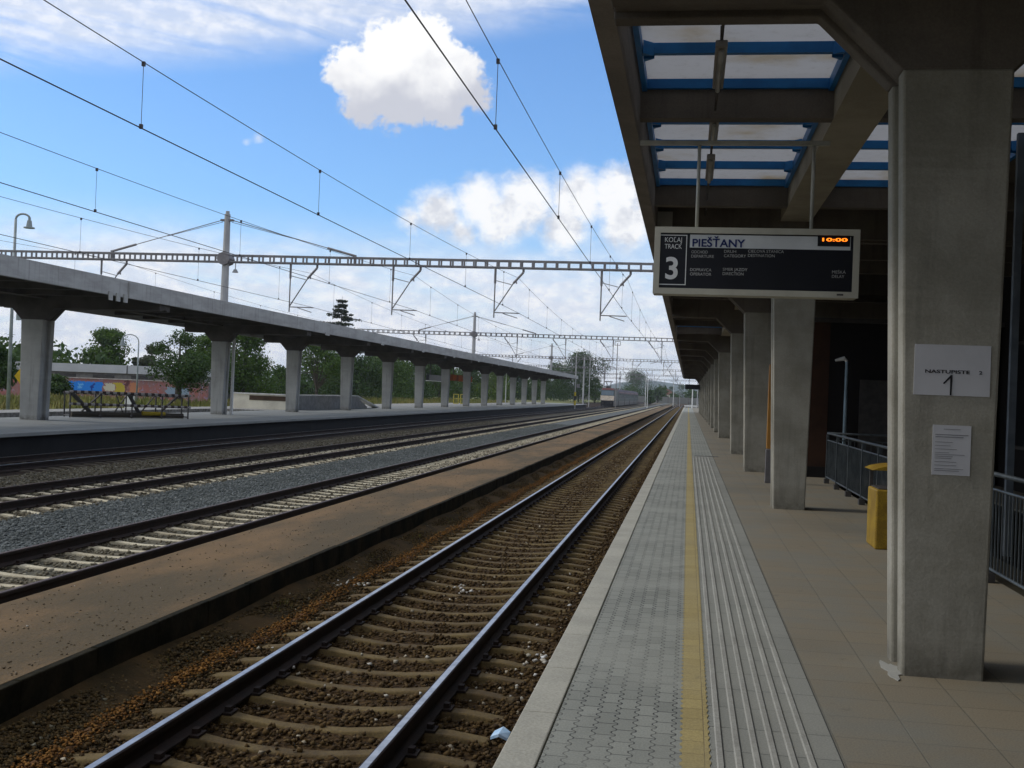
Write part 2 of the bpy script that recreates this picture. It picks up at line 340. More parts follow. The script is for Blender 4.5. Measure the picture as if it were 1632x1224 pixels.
def rail_profile(cx, zt):
    return [(cx-0.075,zt-0.165),(cx+0.075,zt-0.165),(cx+0.075,zt-0.15),(cx+0.012,zt-0.125),(cx+0.01,zt-0.045),(cx+0.036,zt-0.035),(cx+0.036,zt-0.006),(cx+0.03,zt-0.0015),
            (cx-0.03,zt-0.0015),(cx-0.036,zt-0.006),(cx-0.036,zt-0.035),(cx-0.01,zt-0.045),(cx-0.012,zt-0.125),(cx-0.075,zt-0.15)]
def track(cx, y0, y1, label, smat, topm, ys0, spacing, nmax, zt=-0.55, group='tracks between the platforms', detail=True, mid=0.03):
    t = empty('railway_track', (cx, y0, -0.75), label, 'railway track', group)
    inv = Matrix.Translation((-cx, -y0, 0.75))
    def P(o): o.matrix_parent_inverse = inv; return o
    for s in (-1, 1):
        mb = MB(); mb.prism(rail_profile(cx+s*0.7535, zt), y0, y1); r = P(mb.build('rail', rail_side, t))
        mb = MB(); mb.box(cx+s*0.7535-0.022, cx+s*0.7535+0.024, y0, y1, zt-0.0012, zt+0.001)
        h = mb.build('rail_head', topm, r); h.parent = r
    base = None; y = ys0; k = 0
    while k < nmax and y < y1:
        if base is None:
            base = P(sleeper_bm(cx, 0, zt-0.165, mid).build('sleeper', smat, t, bevel=0.012)); base.location.y = y; o = base
        else:
            o = base.copy(); C.objects.link(o); o.location.y = y + random.uniform(-0.012, 0.012); o.rotation_euler.z = 0
        k += 1; y += spacing
    rest = MB()
    while y < min(y1, 330):
        m_ = sleeper_bm(cx, y, zt-0.165, mid); rest.add(m_.v, m_.f); y += spacing
    if rest.v:
        o = P(rest.build('sleepers', smat, t)); o['kind'] = 'stuff'
    # rail clips and base plates on the close sleepers
    if detail:
        for s in (-1, 1):
            mb = MB(); y = ys0
            for k in range(60):
                for e in (-1, 1):
                    x = cx+s*0.7535+e*0.1; mb.box(x-0.045, x+0.045, y-0.07, y+0.07, zt-0.165, zt-0.148); mb.box(x-0.022, x+0.022, y-0.03, y+0.03, zt-0.148, zt-0.115)
                y += spacing
            o = P(mb.build('rail_clips', rail_side, t)); o['kind'] = 'stuff'
    return t
sl_old = mat('brown_sleeper', (0.18,0.125,0.044), (0.095,0.06,0.02), 2.2, bump=0.5, bscale=30, fine=0.4)
sl_new = mat('pale_sleeper', (0.66,0.59,0.42), (0.42,0.36,0.24), 2.0, bump=0.4, bscale=30, fine=0.35)
sl_mid = mat('tan_sleeper', (0.10,0.085,0.06), (0.06,0.05,0.035), 2.0, bump=0.4, bscale=30)
track(-2.57, -6, 420, 'nearest railway track with bright rail heads and brown stained sleepers', sl_old, rail_top, 4.0, 0.55, 100, mid=0.05)
track(-7.64, -6, 420, 'second railway track with pale sleepers and rusty rails beside the low strip', sl_new, rail_top_dull, 9.0, 0.6, 100)
track(-12.46, -6, 420, 'third railway track, rusty double rails past the grey gravel', sl_new, rail_top_dull, 16.0, 0.6, 100)
track(-17.2, -6, 420, 'fourth railway track running against the far platform edge', sl_mid, rail_top, 26.0, 0.6, 60, detail=False)
track(-27.5, 0, 66, 'stub railway track behind the far island platform ending at the concrete wall', sl_mid, rail_top_dull, 40.0, 0.6, 40, detail=False)

# ---------------------------------------------------------------- near platform
def paver_mat(name, a, b, c, pw, ph, wave=True, joint=(0.05,0.05,0.045), js=0.045, offset=0.5, yellow=None):
    m = bpy.data.materials.new(name); m.use_nodes = True; t = NT(m.node_tree); p = m.node_tree.nodes['Principled BSDF']
    p.inputs['Roughness'].default_value = 0.8; p.inputs['Specular IOR Level'].default_value = 0.25
    pos = t.n('ShaderNodeNewGeometry').outputs['Position']; x, y, z = t.sep(pos)
    if wave:
        tri = t.m('PINGPONG', t.m('ADD', y, 0.0), 0.05)
        tri = t.smooth(tri, 0.008, 0.042)
        x = t.m('ADD', x, t.m('MULTIPLY', tri, 0.022))
    br = t.n('ShaderNodeTexBrick'); t.put(br.inputs['Vector'], t.comb(y, x, 0))
    br.offset = offset
    br.inputs['Scale'].default_value = 1.0; br.inputs['Brick Width'].default_value = ph; br.inputs['Row Height'].default_value = pw
    br.inputs['Mortar Size'].default_value = js*pw; br.inputs['Mortar Smooth'].default_value = 0.3
    br.inputs['Color1'].default_value = (*a,1); br.inputs['Color2'].default_value = (*b,1); br.inputs['Mortar'].default_value = (*joint,1)
    n = t.noise(pos, 0.9, 7, 0.65)
    col = t.mix(t.smooth(n, 0.38, 0.66, 0, 0.75), br.outputs['Color'], c)
    bs = t.noise(pos, 0.35, 3, 0.5); col = t.mix(t.smooth(bs, 0.5, 0.72, 0, 0.3), col, tuple(q*0.55 for q in c))
    fine = t.noise(pos, 90, 2, 0.6); col = t.mix(t.smooth(fine, 0.35, 0.65, 0, 0.22), col, (0.03,0.03,0.03))
    st_ = t.noise(pos, 3.1, 4, 0.7); col = t.mix(t.smooth(st_, 0.62, 0.74, 0, 0.35), col, (0.06,0.055,0.05))
    t.put(p.inputs['Base Color'], col)
    bp = t.n('ShaderNodeBump'); bp.inputs['Strength'].default_value = 0.6; bp.inputs['Distance'].default_value = 0.006; bp.invert = True
    t.put(bp.inputs['Height'], br.outputs['Fac']); t.put(p.inputs['Normal'], bp.outputs[0])
    return m
pave_grey = paver_mat('grey_pavers', (0.30,0.305,0.26), (0.23,0.235,0.20), (0.33,0.33,0.28), 0.1, 0.2)
pave_yel = paver_mat('yellow_pavers', (0.42,0.33,0.13), (0.36,0.28,0.11), (0.38,0.31,0.15), 0.14, 0.2, wave=False, js=0.02, joint=(0.22,0.17,0.08))
pave_beige = paver_mat('beige_slabs', (0.245,0.205,0.138), (0.225,0.19,0.13), (0.205,0.20,0.165), 0.4, 0.4, wave=False, js=0.010, offset=0.0, joint=(0.14,0.125,0.09))
kerb_m = mat('pale_kerb', (0.46,0.44,0.36), (0.38,0.365,0.30), 1.5, bump=0.2, bscale=40, fine=0.25)
pf = mat('platform_core', (0.16,0.14,0.11), (0.09,0.08,0.06), 2, bump=0.3)
PX0, PX1, PY0, PY1 = -0.63, 7.2, -60.0, 226.0
HX0, HX1, HY0, HY1 = 3.12, 5.7, 9.5, 24.9        # stairwell opening
def plate(x0, x1, y0, y1, z0=-1.0, z1=0.0, hole=True):
    if not hole or x1 <= HX0 or x0 >= HX1: return [(x0,x1,y0,y1,z0,z1)]
    r = [(x0,x1,y0,HY0,z0,z1),(x0,x1,HY1,y1,z0,z1)]
    if x0 < HX0: r.append((x0,HX0,HY0,HY1,z0,z1))
    if x1 > HX1: r.append((HX1,x1,HY0,HY1,z0,z1))
    return r
tag(quick('platform', pf, plate(PX0+0.05, PX1, PY0, PY1, -1.0, -0.03)), kind='structure')
tag(quick('grey_paving', pave_grey, [(-0.62,0.03,PY0,PY1,-0.03,0.0),(0.175,0.785,34.3,PY1,-0.03,0.0)]), kind='structure')
mb = MB()   # yellow line with toothed edges
vs = []; yy = 3.0
L = []; Rr = []
while yy < 60:
    L += [(0.033, yy), (0.020, yy+0.025), (0.020, yy+0.05), (0.033, yy+0.075)]; Rr += [(0.168, yy), (0.161, yy+0.025), (0.161, yy+0.05), (0.168, yy+0.075)]; yy += 0.1
L.append((0.03, PY1)); Rr.append((0.172, PY1)); L.insert(0, (0.03, PY0)); Rr.insert(0, (0.172, PY0))
for i in range(len(L)-1):
    a, b, c_, d = L[i], Rr[i], Rr[i+1], L[i+1]
    mb.add([(a[0],a[1],0.004),(b[0],b[1],0.004),(c_[0],c_[1],0.004),(d[0],d[1],0.004)], [(0,1,2,3)])
tag(mb.build('yellow_line', pave_yel), kind='structure')
tag(quick('paving_under_line', pave_grey, [(0.03,0.175,PY0,PY1,-0.03,0.0)]), kind='structure')
pave_tac = paver_mat('tactile_base', (0.27,0.268,0.23), (0.235,0.235,0.20), (0.30,0.295,0.25), 0.4, 0.4, wave=False, js=0.01, offset=0.0)
tag(quick('tactile_paving', pave_tac, [(0.175,0.785,PY0,34.3,-0.03,0.0)]), kind='structure')
ridge_m = mat('tactile_ridge', (0.36,0.35,0.30), (0.29,0.28,0.24), 1.5, bump=0.1, fine=0.3)
for k in range(6):
    x = 0.195 + k*0.086; mb = MB(); mb.prism([(x,0.0),(x+0.036,0.0),(x+0.030,0.009),(x+0.006,0.009)], PY0, 34.2)
    tag(mb.build('tactile_ridge', ridge_m), kind='structure')
tag(quick('paving_joint', mat('joint_strip',(0.10,0.10,0.09)), [(0.785,0.795,PY0,PY1,-0.03,-0.006)]), kind='structure')
tag(quick('beige_paving', pave_beige, plate(0.795, PX1, PY0, PY1, -0.03, 0.0)), kind='structure')
mb = MB(); y = PY0
while y < PY1:
    mb.box(-0.815, -0.628, y+0.004, y+0.996, -0.16, 0.003); y += 1.0
tag(mb.build('platform_kerb', kerb_m, bevel=0.008), kind='structure')
tag(quick('platform_wall', mat('platform_wall', (0.12,0.10,0.075), (0.06,0.05,0.04), 2, bump=0.4), [(-0.77,-0.58,PY0,PY1,-1.0,-0.16)]), kind='structure')
# drain grating across the tactile strip end
tag(quick('drain_grating', dark_steel, [(0.25,0.95,34.35,34.55,0.001,0.006)]), 'dark narrow drain grating set in the paving where the ribbed strip ends', 'drain')
# stairwell pit
pit = mat('stairwell_wall', (0.10,0.045,0.03), (0.06,0.03,0.022), 1.2)
tag(quick('stairwell', pit, [(HX0,HX1,HY0-0.1,HY0,-3.4,-0.03),(HX0,HX1,HY1,HY1+0.1,-3.4,-0.03),(HX0-0.1,HX0,HY0,HY1,-3.4,-0.03),(HX1,HX1+0.1,HY0,HY1,-3.4,-0.03),(HX0,HX1,HY0,HY1,-3.5,-3.4)]), kind='structure')
mb = MB()
for k in range(17): mb.box(HX0+0.01, HX1-0.01, HY0+1.0+k*0.36, HY0+1.36+k*0.36, -3.39, -0.17-0.17*k)
tag(mb.build('stairs', conc_dark), kind='structure')

# ---------------------------------------------------------------- canopies
def translucent(name):
    m = bpy.data.materials.new(name); m.use_nodes = True; nt = m.node_tree; t = NT(nt); nt.nodes.remove(nt.nodes['Principled BSDF'])
    pos = t.n('ShaderNodeNewGeometry').outputs['Position']
    n = t.noise(pos, 0.8, 6, 0.6); col = t.mix(t.smooth(n, 0.5, 0.72, 0, 0.75), (0.52,0.52,0.52), (0.40,0.34,0.24)); col = t.mix(t.smooth(t.noise(pos, 9, 5, 0.7), 0.5, 0.75, 0, 0.35), col, (0.25,0.24,0.22))
    tr = t.n('ShaderNodeBsdfTranslucent'); t.put(tr.inputs[0], col); df = t.n('ShaderNodeBsdfDiffuse'); df.inputs[0].default_value = (0.6,0.6,0.6,1)
    mx = t.n('ShaderNodeMixShader'); mx.inputs[0].default_value = 0.2
    nt.links.new(tr.outputs[0], mx.inputs[1]); nt.links.new(df.outputs[0], mx.inputs[2]); nt.links.new(mx.outputs[0], nt.nodes['Material Output'].inputs[0])
    return m
pane_m = translucent('frosted_pane')
def trapz(mb, xb0, xb1, xt0, xt1, z0, z1, ya, yb, inset=0.0):
    mb.prism([(xb0+inset,z0),(xb1-inset,z0),(xt1-inset,z1),(xt0+inset,z1)], ya, yb)
def column(parent, xb0, xb1, xt0, xt1, y0, dy, ztop, mt, name='column', inset=0.05):
    mb = MB(); w = dy*0.3
    trapz(mb, xb0, xb1, xt0, xt1, -0.02, ztop, y0, y0+w); trapz(mb, xb0, xb1, xt0, xt1, -0.02, ztop, y0+dy-w, y0+dy)
    trapz(mb, xb0, xb1, xt0, xt1, -0.02, ztop, y0+w-0.01, y0+dy-w+0.01, inset=inset)
    return mb.build(name, mt, parent, bevel=0.018)
def frame_beam(parent, xl, xr, cx0, cx1, y0, dy, zh, zb, zt, mt, hw=0.48):
    mb = MB(); w = dy*0.3
    def poly(i): return [(xl,zb+i),(cx0-hw,zb+i),(cx0+i,zh),(cx1-i,zh),(cx1+hw,zb+i),(xr,zb+i),(xr,zt),(xl,zt)]
    for a, b, i in ((y0,y0+w,0),(y0+dy-w,y0+dy,0),(y0+w-0.01,y0+dy-w+0.01,0.05)): mb.prism(poly(i), a, b)
    return mb.build('frame_beam', mt, parent, bevel=0.012)
def skylight(parent, x0, x1, y0, y1, step=1.3, skip=()):
    s = quick('skylight', pane_m, [(x0+0.02,x1-0.02,y0+0.02,y1-0.02,5.0,5.012)], parent)
    quick('skylight_frame', blue_m, [(x0,x0+0.05,y0,y1,4.88,4.998),(x1-0.05,x1,y0,y1,4.88,4.998),(x0+0.05,x1-0.05,y0,y0+0.05,4.90,4.997),(x0+0.05,x1-0.05,y1-0.05,y1,4.90,4.997)], s)
    n = max(1, round((y1-y0)/step)); ds = (y1-y0)/n
    for k in range(1, n):
        yc = y0 + k*ds; m = MB(); m.box(x0+0.06, x1-0.06, yc-0.035, yc+0.035, 4.895, 4.995)
        for xa, sg in ((x0+0.06, 1), (x1-0.06, -1)):
            for sy_ in (-1, 1): m.prism([(xa, yc+sy_*0.045), (xa+sg*0.1, yc+sy_*0.045), (xa, yc+sy_*0.145)], 4.87, 4.99, 'Z')
        m.build('mullion', blue_m, s)
    return s

# near canopy
nc = empty('platform_canopy', (1.6, 7.5, 0), 'concrete canopy on tapered columns over the near platform with blue framed skylights', 'canopy')
nc_inv = Matrix.Translation((-1.6, -7.5, 0))
def under(parent, inv):
    for ch in parent.children: ch.matrix_parent_inverse = inv
col_y = [-48.0, -39.1, -30.2, -21.3, -12.4, -3.5, 7.48, 18.5, 27.9, 36.7, 51.7] + [51.7 + 8.9*k for k in range(1, 12)]
CEND = 152.5
XL, XR, LB0, LB1 = -0.61, 6.9, 1.35, 1.82
openings = [(8.12, 11.78), (11.96, 17.1), (45.6, 50.6)]
for i, y in enumerate(col_y):
    column(nc, 1.40, 1.895, 1.275, 1.955, y, 0.55, 3.86, conc)
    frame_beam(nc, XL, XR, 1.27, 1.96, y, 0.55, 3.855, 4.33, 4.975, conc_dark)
mb = MB(); mb.prism([(-0.79,4.44),(-0.62,4.42),(-0.605,4.46),(-0.605,5.0),(-0.66,5.12),(-0.79,5.12)], -58, CEND); mb.build('fascia', fasc_near, nc)
# joint brackets on the fascia
for y in (18.44,): quick('fascia_bracket', conc_far, [(-0.60,-0.36,y-0.02,y+0.02,4.46,4.72)], nc)
rb = MB()
segs = []; last = -58.0
for a, b in sorted(openings):
    segs.append((last, a)); last = b
segs.append((last, CEND))
for a, b in segs: rb.box(XL+0.008, XR, a, b, 4.985, 5.10)
for a, b in openings: rb.box(LB0, LB1, a, b, 4.985, 5.10); rb.box(3.95, XR, a, b, 4.985, 5.10); 
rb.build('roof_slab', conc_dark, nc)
lb = MB(); cy = sorted(col_y)
for a, b in zip(cy, cy[1:] + [CEND]): lb.box(LB0, LB1, a+0.56, b-0.01, 4.6, 4.98)
lb.build('long_beam', mat('skylit_beam', (0.46,0.42,0.33), (0.34,0.31,0.24), 1.0, fine=0.2), nc)  # paler than the other beams: skylight falling on its side is put into the colour
ribs = [11.78+0.0, 17.1] + [20.6, 23.2, 25.6, 30.3, 32.8, 39.2, 41.8, 45.3, 50.6]
y = 54.0
while y < CEND-1:
    if min(abs(y-c-0.27) for c in col_y) > 0.8: ribs.append(y)
    y += 2.6
for y in ribs:
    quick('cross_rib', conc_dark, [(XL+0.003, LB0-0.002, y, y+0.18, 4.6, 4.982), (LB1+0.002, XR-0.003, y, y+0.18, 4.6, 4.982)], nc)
for a, b in openings:
    skylight(nc, -0.59, LB0-0.01, a, b); skylight(nc, LB1+0.01, 3.94, a, b)
quick('downpipe', mat('galv_pipe',(0.12,0.14,0.16)), [(3.72,3.80,14.0,14.08,0,4.98)], nc)
under(nc, nc_inv)

# station building behind the platform
bl = empty('station_building', (7.0, 0, 0), 'dark station building wall behind the railing under the near canopy', 'building')
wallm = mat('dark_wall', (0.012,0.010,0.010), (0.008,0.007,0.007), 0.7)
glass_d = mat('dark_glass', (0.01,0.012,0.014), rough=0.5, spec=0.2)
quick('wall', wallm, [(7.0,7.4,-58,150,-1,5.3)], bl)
for k in range(22):
    y = -4 + k*6.5
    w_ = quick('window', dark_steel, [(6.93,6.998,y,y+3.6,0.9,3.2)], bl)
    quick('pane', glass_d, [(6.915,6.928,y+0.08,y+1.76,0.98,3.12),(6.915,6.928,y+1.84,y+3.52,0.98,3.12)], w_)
bl.location = (0,0,0)
kb = empty('brick_kiosk', (3.5, 27, 0), 'brown clad kiosk block behind the second column under the near canopy', 'kiosk')
brown = mat('brown_cladding', (0.055,0.024,0.012), (0.035,0.016,0.009), 1.5)
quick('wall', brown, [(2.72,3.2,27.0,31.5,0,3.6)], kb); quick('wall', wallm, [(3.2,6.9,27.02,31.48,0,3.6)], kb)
quick('plinth', wallm, [(2.70,6.92,26.98,31.52,0,0.25)], kb); quick('roof', dark_steel, [(2.6,7.0,26.9,31.6,3.6,3.7)], kb)
quick('door', dark_steel, [(3.9,4.8,26.98,27.02,0.25,2.3)], kb)
kb.location = (0,0,0)
ob = empty('information_stand', (0,0,0), 'tall narrow orange information stand between the second and third columns', 'stand')
quick('panel', mat('orange_panel', (0.40,0.19,0.035), (0.3,0.14,0.03), 2, rough=0.5), [(1.66,1.98,24.3,24.42,0.72,2.5)], ob, bevel=0.01)
quick('base', mat('grey_base', (0.16,0.15,0.15)), [(1.65,1.99,24.28,24.44,0.0,0.71)], ob, bevel=0.01)

# railing round the stairwell
rl = empty('stair_railing', (3.0, 10, 0), 'grey steel railing with vertical bars around the dark stairwell', 'railing')
rm_ = mat('railing_steel', (0.10,0.115,0.12), (0.06,0.07,0.075), 3, rough=0.45, metal=0.4)
top = MB(); top.tube((3.0,8.4,1.08),(3.0,25.1,1.08),0.024); top.tube((3.0,25.1,1.08),(5.8,25.1,1.08),0.024); top.build('handrail', rm_, rl, smooth=True)
mid = MB(); mid.tube((3.0,8.4,0.93),(3.0,25.1,0.93),0.014); mid.tube((3.0,8.4,0.14),(3.0,25.1,0.14),0.016); mid.tube((3.0,25.1,0.93),(5.8,25.1,0.93),0.014); mid.tube((3.0,25.1,0.14),(5.8,25.1,0.14),0.016)
mid.build('cross_rail', rm_, rl)
bars = MB(); y = 8.5
while y < 25.05: bars.box(2.993,3.007,y-0.007,y+0.007,0.14,0.93); y += 0.115
x = 3.1
while x < 5.75: bars.box(x-0.007,x+0.007,25.093,25.107,0.14,0.93); x += 0.115
o = bars.build('bars', rm_, rl); o['kind'] = 'stuff'
y = 8.5
while y < 25.2:
    quick('post', rm_, [(2.975,3.025,y-0.025,y+0.025,0,1.06)], rl); quick('foot', dark_steel, [(2.95,3.05,y-0.07,y+0.07,0.0,0.10)], rl); y += 1.66
rl.location = (0,0,0)

# yellow grit bin
gb = empty('grit_bin', (2.5,14.7,0), 'yellow grit bin with raised lid between the railing and the near column', 'grit bin')
yel = mat('worn_yellow', (0.40,0.25,0.015), (0.27,0.16,0.012), 5, rough=0.55, fine=0.35)
def off(o, inv): o.matrix_parent_inverse = inv; return o
gi = Matrix.Translation((-2.5,-14.7,0))
mb = MB(); mb.prism([(2.25,0.0),(2.95,0.0),(2.95,0.71),(2.25,0.71)], 13.95, 14.6); off(mb.build('body', yel, gb, bevel=0.02), gi)
off(quick('rim', dark_steel, [(2.28,2.92,13.98,14.57,0.712,0.725)], gb), gi)
mb = MB(); n_ = 10
pts = [(2.22+0.7*i/n_, 0.93+0.07*math.sin(math.pi*i/n_)**0.7) for i in range(n_+1)]
mb.prism(pts, 14.1, 14.75); off(mb.build('lid', yel, gb), gi)
[off(quick('strut', dark_steel, [(x,x+0.04,14.55,14.59,0.70,0.94)], gb), gi) for x in (2.26,2.84)]

# small lamp post beyond the stairwell
def arm_lamp(name, label, cat, base, height, arm, pole_r, head, mt, group=None, rz=0, headm=None):
    e = empty(name, base, label, cat, group, rz)
    mb = MB(); mb.tube((0,0,0),(0,0,height),pole_r,pole_r*0.65); mb.build('pole', mt, e, smooth=True)
    pts = [(0,0,height)]
    for i in range(1, 9):
        a = math.pi*i/9*0.95; pts.append((arm*0.5*(1-math.cos(a)), 0, height+arm*0.42*math.sin(a)))
    mb = MB(); mb.path(pts, pole_r*0.55, 6); mb.build('arm', mt, e, smooth=True)
    hx, hz = pts[-1][0], pts[-1][2]
    mb = MB(); mb.tube((hx,0,hz),(hx,0,hz-head*0.35),head*0.12); mb.tube((hx,0,hz-head*0.3),(hx,0,hz-head*0.9),head*0.2,head*0.28,12); mb.tube((hx,0,hz-head*0.9),(hx,0,hz-head),head*0.48,head*0.5,12)
    mb.build('lamp_shade', headm or mt, e, smooth=False)
    return e
e = empty('platform_lamp', (3.5,26.3,0), 'thin lamp with short white arm in the dark beyond the stairwell railing', 'lamp')
mb = MB(); mb.tube((0,0,0),(0,0,2.68),0.045,0.035); mb.build('pole', mat('blue_grey_pole',(0.30,0.40,0.46)), e, smooth=True)
mb = MB(); mb.tube((0,0,2.68),(-0.06,0,2.75),0.03); mb.tube((-0.05,0,2.75),(-0.26,0,2.70),0.05,0.025); mb.build('lamp_head', white_m, e)

# ---------------------------------------------------------------- departure boards
BOARD_Y = 11.88
def text(s, x, z, h, mt, parent, y, align='LEFT', width=None, bold=0.0, name='lettering'):
    cu = bpy.data.curves.new(name, 'FONT'); cu.body = s; cu.size = h/0.73; cu.extrude = 0.001; cu.offset = bold*h; cu.align_x = align
    tmp = bpy.data.objects.new('tmp', cu); scene.collection.objects.link(tmp)
    dg = bpy.context.evaluated_depsgraph_get(); me = bpy.data.meshes.new_from_object(tmp.evaluated_get(dg))
    bpy.data.objects.remove(tmp); me.materials.clear(); me.materials.append(mt)
    co = np.empty(len(me.vertices)*3); me.vertices.foreach_get('co', co); co = co.reshape(-1,3)
    if width:
        x0, x1 = co[:,0].min(), co[:,0].max(); k = width/(x1-x0); piv = 0 if align == 'CENTER' else x0; co[:,0] = (co[:,0]-piv)*k + (0 if align=='CENTER' else 0)
    out = np.stack([co[:,0]+x, -co[:,2]+y, co[:,1]+z], 1); me.vertices.foreach_set('co', out.reshape(-1)); me.update()
    o = bpy.data.objects.new(name, me); C.objects.link(o); o.parent = parent
    return o
def BX(px): return -0.41 + (px-1043)/(1366-1043)*2.077
def BZ(px, py): return 3.49 - (py - (362+(px-1043)*0.031))/105.5*0.70
db = empty('departure_board', (0,0,0), 'departure board reading PIEŠŤANY with a white 3, hanging over the near platform', 'departure board')
housing_m = mat('board_housing', (0.55,0.53,0.43), (0.46,0.44,0.36), 2, rough=0.5)
Y0 = BOARD_Y
def ring(mb, x0, x1, z0, z1, w, ya, yb):
    mb.box(x0, x1, ya, yb, z0, z0+w); mb.box(x0, x1, ya, yb, z1-w, z1); mb.box(x0, x0+w, ya, yb, z0+w, z1-w); mb.box(x1-w, x1, ya, yb, z0+w, z1-w)
mb = MB(); mb.box(-0.41,1.667,Y0+0.03,Y0+0.26,2.79,3.49); mb.build('housing', housing_m, db, bevel=0.015)
mb = MB(); ring(mb, -0.41, 1.667, 2.79, 3.49, 0.062, Y0-0.004, Y0+0.029); mb.build('bezel', housing_m, db)
quick('screen', black_m, [(-0.348,1.605,Y0+0.022,Y0+0.0285,2.852,3.428)], db)
lw = mat('sign_white', (0.85,0.85,0.82), (0.78,0.78,0.75), 9, rough=0.5)
mb = MB(); ring(mb, BX(1051), BX(1095.5), BZ(1073,454), BZ(1073,375), 0.009, Y0+0.017, Y0+0.0218); mb.build('track_box', lw, db)
text('KOĽAJ', BX(1073.5), BZ(1073,386.5), 0.052, lw, db, Y0+0.018, 'CENTER', width=0.175)
text('TRACK', BX(1073.5), BZ(1073,397), 0.052, lw, db, Y0+0.018, 'CENTER', width=0.178)
text('3', BX(1072.5), BZ(1072,444), 0.232, lw, db, Y0+0.018, 'CENTER', bold=0.03, name='track_number')
strip_m = mat('flap_grey', (0.74,0.76,0.76), (0.66,0.68,0.68), 3)
quick('name_strip', strip_m, [(BX(1100),BX(1352),Y0+0.018,Y0+0.0215,BZ(1180,398),BZ(1180,377.5))], db)
navy = mat('navy_letters', (0.012,0.03,0.16), rough=0.5)
text('PIEŠŤANY', BX(1104), BZ(1140,395), 0.082, navy, db, Y0+0.013, width=0.54, bold=0.03)
quick('clock_window', black_m, [(BX(1301),BX(1351),Y0+0.0135,Y0+0.017,BZ(1325,397),BZ(1325,376))], db)
dim = mat('sign_dim', (0.55,0.55,0.53), rough=0.6)
for a, b, px, py, w1, w2 in (('ODCHOD','DEPARTURE',1103,404.5,26,36),('DRUH','CATEGORY',1155,404.5,19,35),('CIEĽOVÁ STANICA','DESTINATION',1193,404.5,56,42),
                     ('DOPRAVCA','OPERATOR',1102,432.5,34,34),('SMER JAZDY','DIRECTION',1154,432.5,39,33),('MEŠKÁ','DELAY',1325,438.5,21,19)):
    for s_, k, w_ in ((a, 0, w1), (b, 1, w2)):
        text(s_, BX(px), BZ(px, py+k*6.8), 0.031, dim, db, Y0+0.018, width=w_/323*2.077)
led = bpy.data.materials.new('amber_led'); led.use_nodes = True; lb_ = led.node_tree.nodes['Principled BSDF']
lb_.inputs['Base Color'].default_value = (0.8,0.2,0.01,1); lb_.inputs['Emission Color'].default_value = (1.0,0.20,0.01,1); lb_.inputs['Emission Strength'].default_value = 2.2
text('10:00', BX(1308), BZ(1320,389), 0.034, led, db, Y0+0.009, width=0.25, bold=0.03, name='clock_digits')
for x in (0.02, 1.19):
    mb = MB(); mb.tube((x,Y0+0.12,3.485),(x,Y0+0.12,4.37),0.018); mb.build('hanging_rod', mat('rod_steel',(0.50,0.50,0.44),rough=0.45), db, smooth=True)
mb = MB(); mb.box(-0.603,1.35,Y0+0.095,Y0+0.145,4.37,4.415); mb.build('hanging_bar', MATS['rod_steel'], db)
quick('vent', dark_steel, [(BX(1333),BX(1343),Y0-0.008,Y0-0.004,2.812,2.83)], db)

db2 = empty('departure_board', (0,0,0), 'small distant black departure board hanging under the far end of the near canopy', 'departure board')
quick('housing', black_m, [(-0.44,1.55,140,140.25,2.9,3.5)], db2); [quick('hanging_rod', dark_steel, [(x,x+0.06,140.1,140.16,3.5,4.98)], db2) for x in (0.0,1.1)]

# fluorescent lights
lum_m = mat('lamp_grey', (0.30,0.28,0.25), (0.25,0.235,0.21), 3, rough=0.5)
for i, (ya, yb, lab) in enumerate(((9.45,10.75,'grey strip light nearest the camera, below the first skylight of the near canopy'),(11.98,13.0,'short grey strip light just behind the cross rib of the near canopy skylight'),(13.85,15.25,'third grey strip light, above the departure board under the skylight'))):
    e = empty('strip_light', (0.165,ya,4.62), lab, 'light fitting', 'strip lights under the near canopy')
    L_ = yb-ya
    quick('housing', lum_m, [(-0.05,0.05,0,L_,0.0,0.06)], e, bevel=0.01)
    mb = MB(); mb.tube((0,0.05,-0.025),(0,L_-0.05,-0.025),0.024,n=10); mb.build('tube_cover', mat('diffuser',(0.5,0.5,0.47),rough=0.3), e, smooth=True)
    quick('bracket', dark_steel, [(-0.012,0.012,0.2,0.224,0.06,0.24),(-0.012,0.012,L_-0.224,L_-0.2,0.06,0.24)], e)
mb = MB(); mb.tube((0.165,8.05,4.69),(0.165,18.5,4.69),0.013)
tag(mb.build('cable_conduit', dark_steel), 'thin dark conduit linking the strip lights under the near canopy', 'conduit')

# notices on the near column
paper = mat('paper', (0.56,0.56,0.58), (0.50,0.50,0.52), 2, rough=0.7)
ink = mat('ink', (0.02,0.02,0.025), rough=0.6); inkg = mat('faint_ink', (0.28,0.28,0.29), rough=0.7)
nt_ = quick('notice', paper, [(1.408,1.868,7.472,7.4775,1.785,2.105)]); tag(nt_, 'large white notice with NASTUPISTE 2 and a handwritten 1 on the near column', 'notice')
text('NASTUPISTE', 1.475, 1.925, 0.022, ink, nt_, 7.471, width=0.27, bold=0.03); text('2', 1.80, 1.925, 0.022, ink, nt_, 7.471, width=0.018, bold=0.03)
mb = MB(); mb.prism([(1.585,1.862),(1.592,1.857),(1.628,1.895),(1.628,1.787),(1.638,1.787),(1.641,1.915),(1.632,1.917)], 7.469, 7.4715); mb.build('handwritten_digit', ink, nt_)
n2 = quick('notice', paper, [(1.535,1.766,7.472,7.4772,1.283,1.598)]); tag(n2, 'smaller portrait notice with faint lines of text below the large notice', 'notice')
mb = MB(); z = 1.575
random.seed(3)
mb.box(1.60,1.70,7.4705,7.4716,z-0.004,z); z -= 0.035
for k in range(2): mb.box(1.55,1.75-0.03*k,7.4705,7.4716,z-0.006,z); z -= 0.014
z -= 0.02
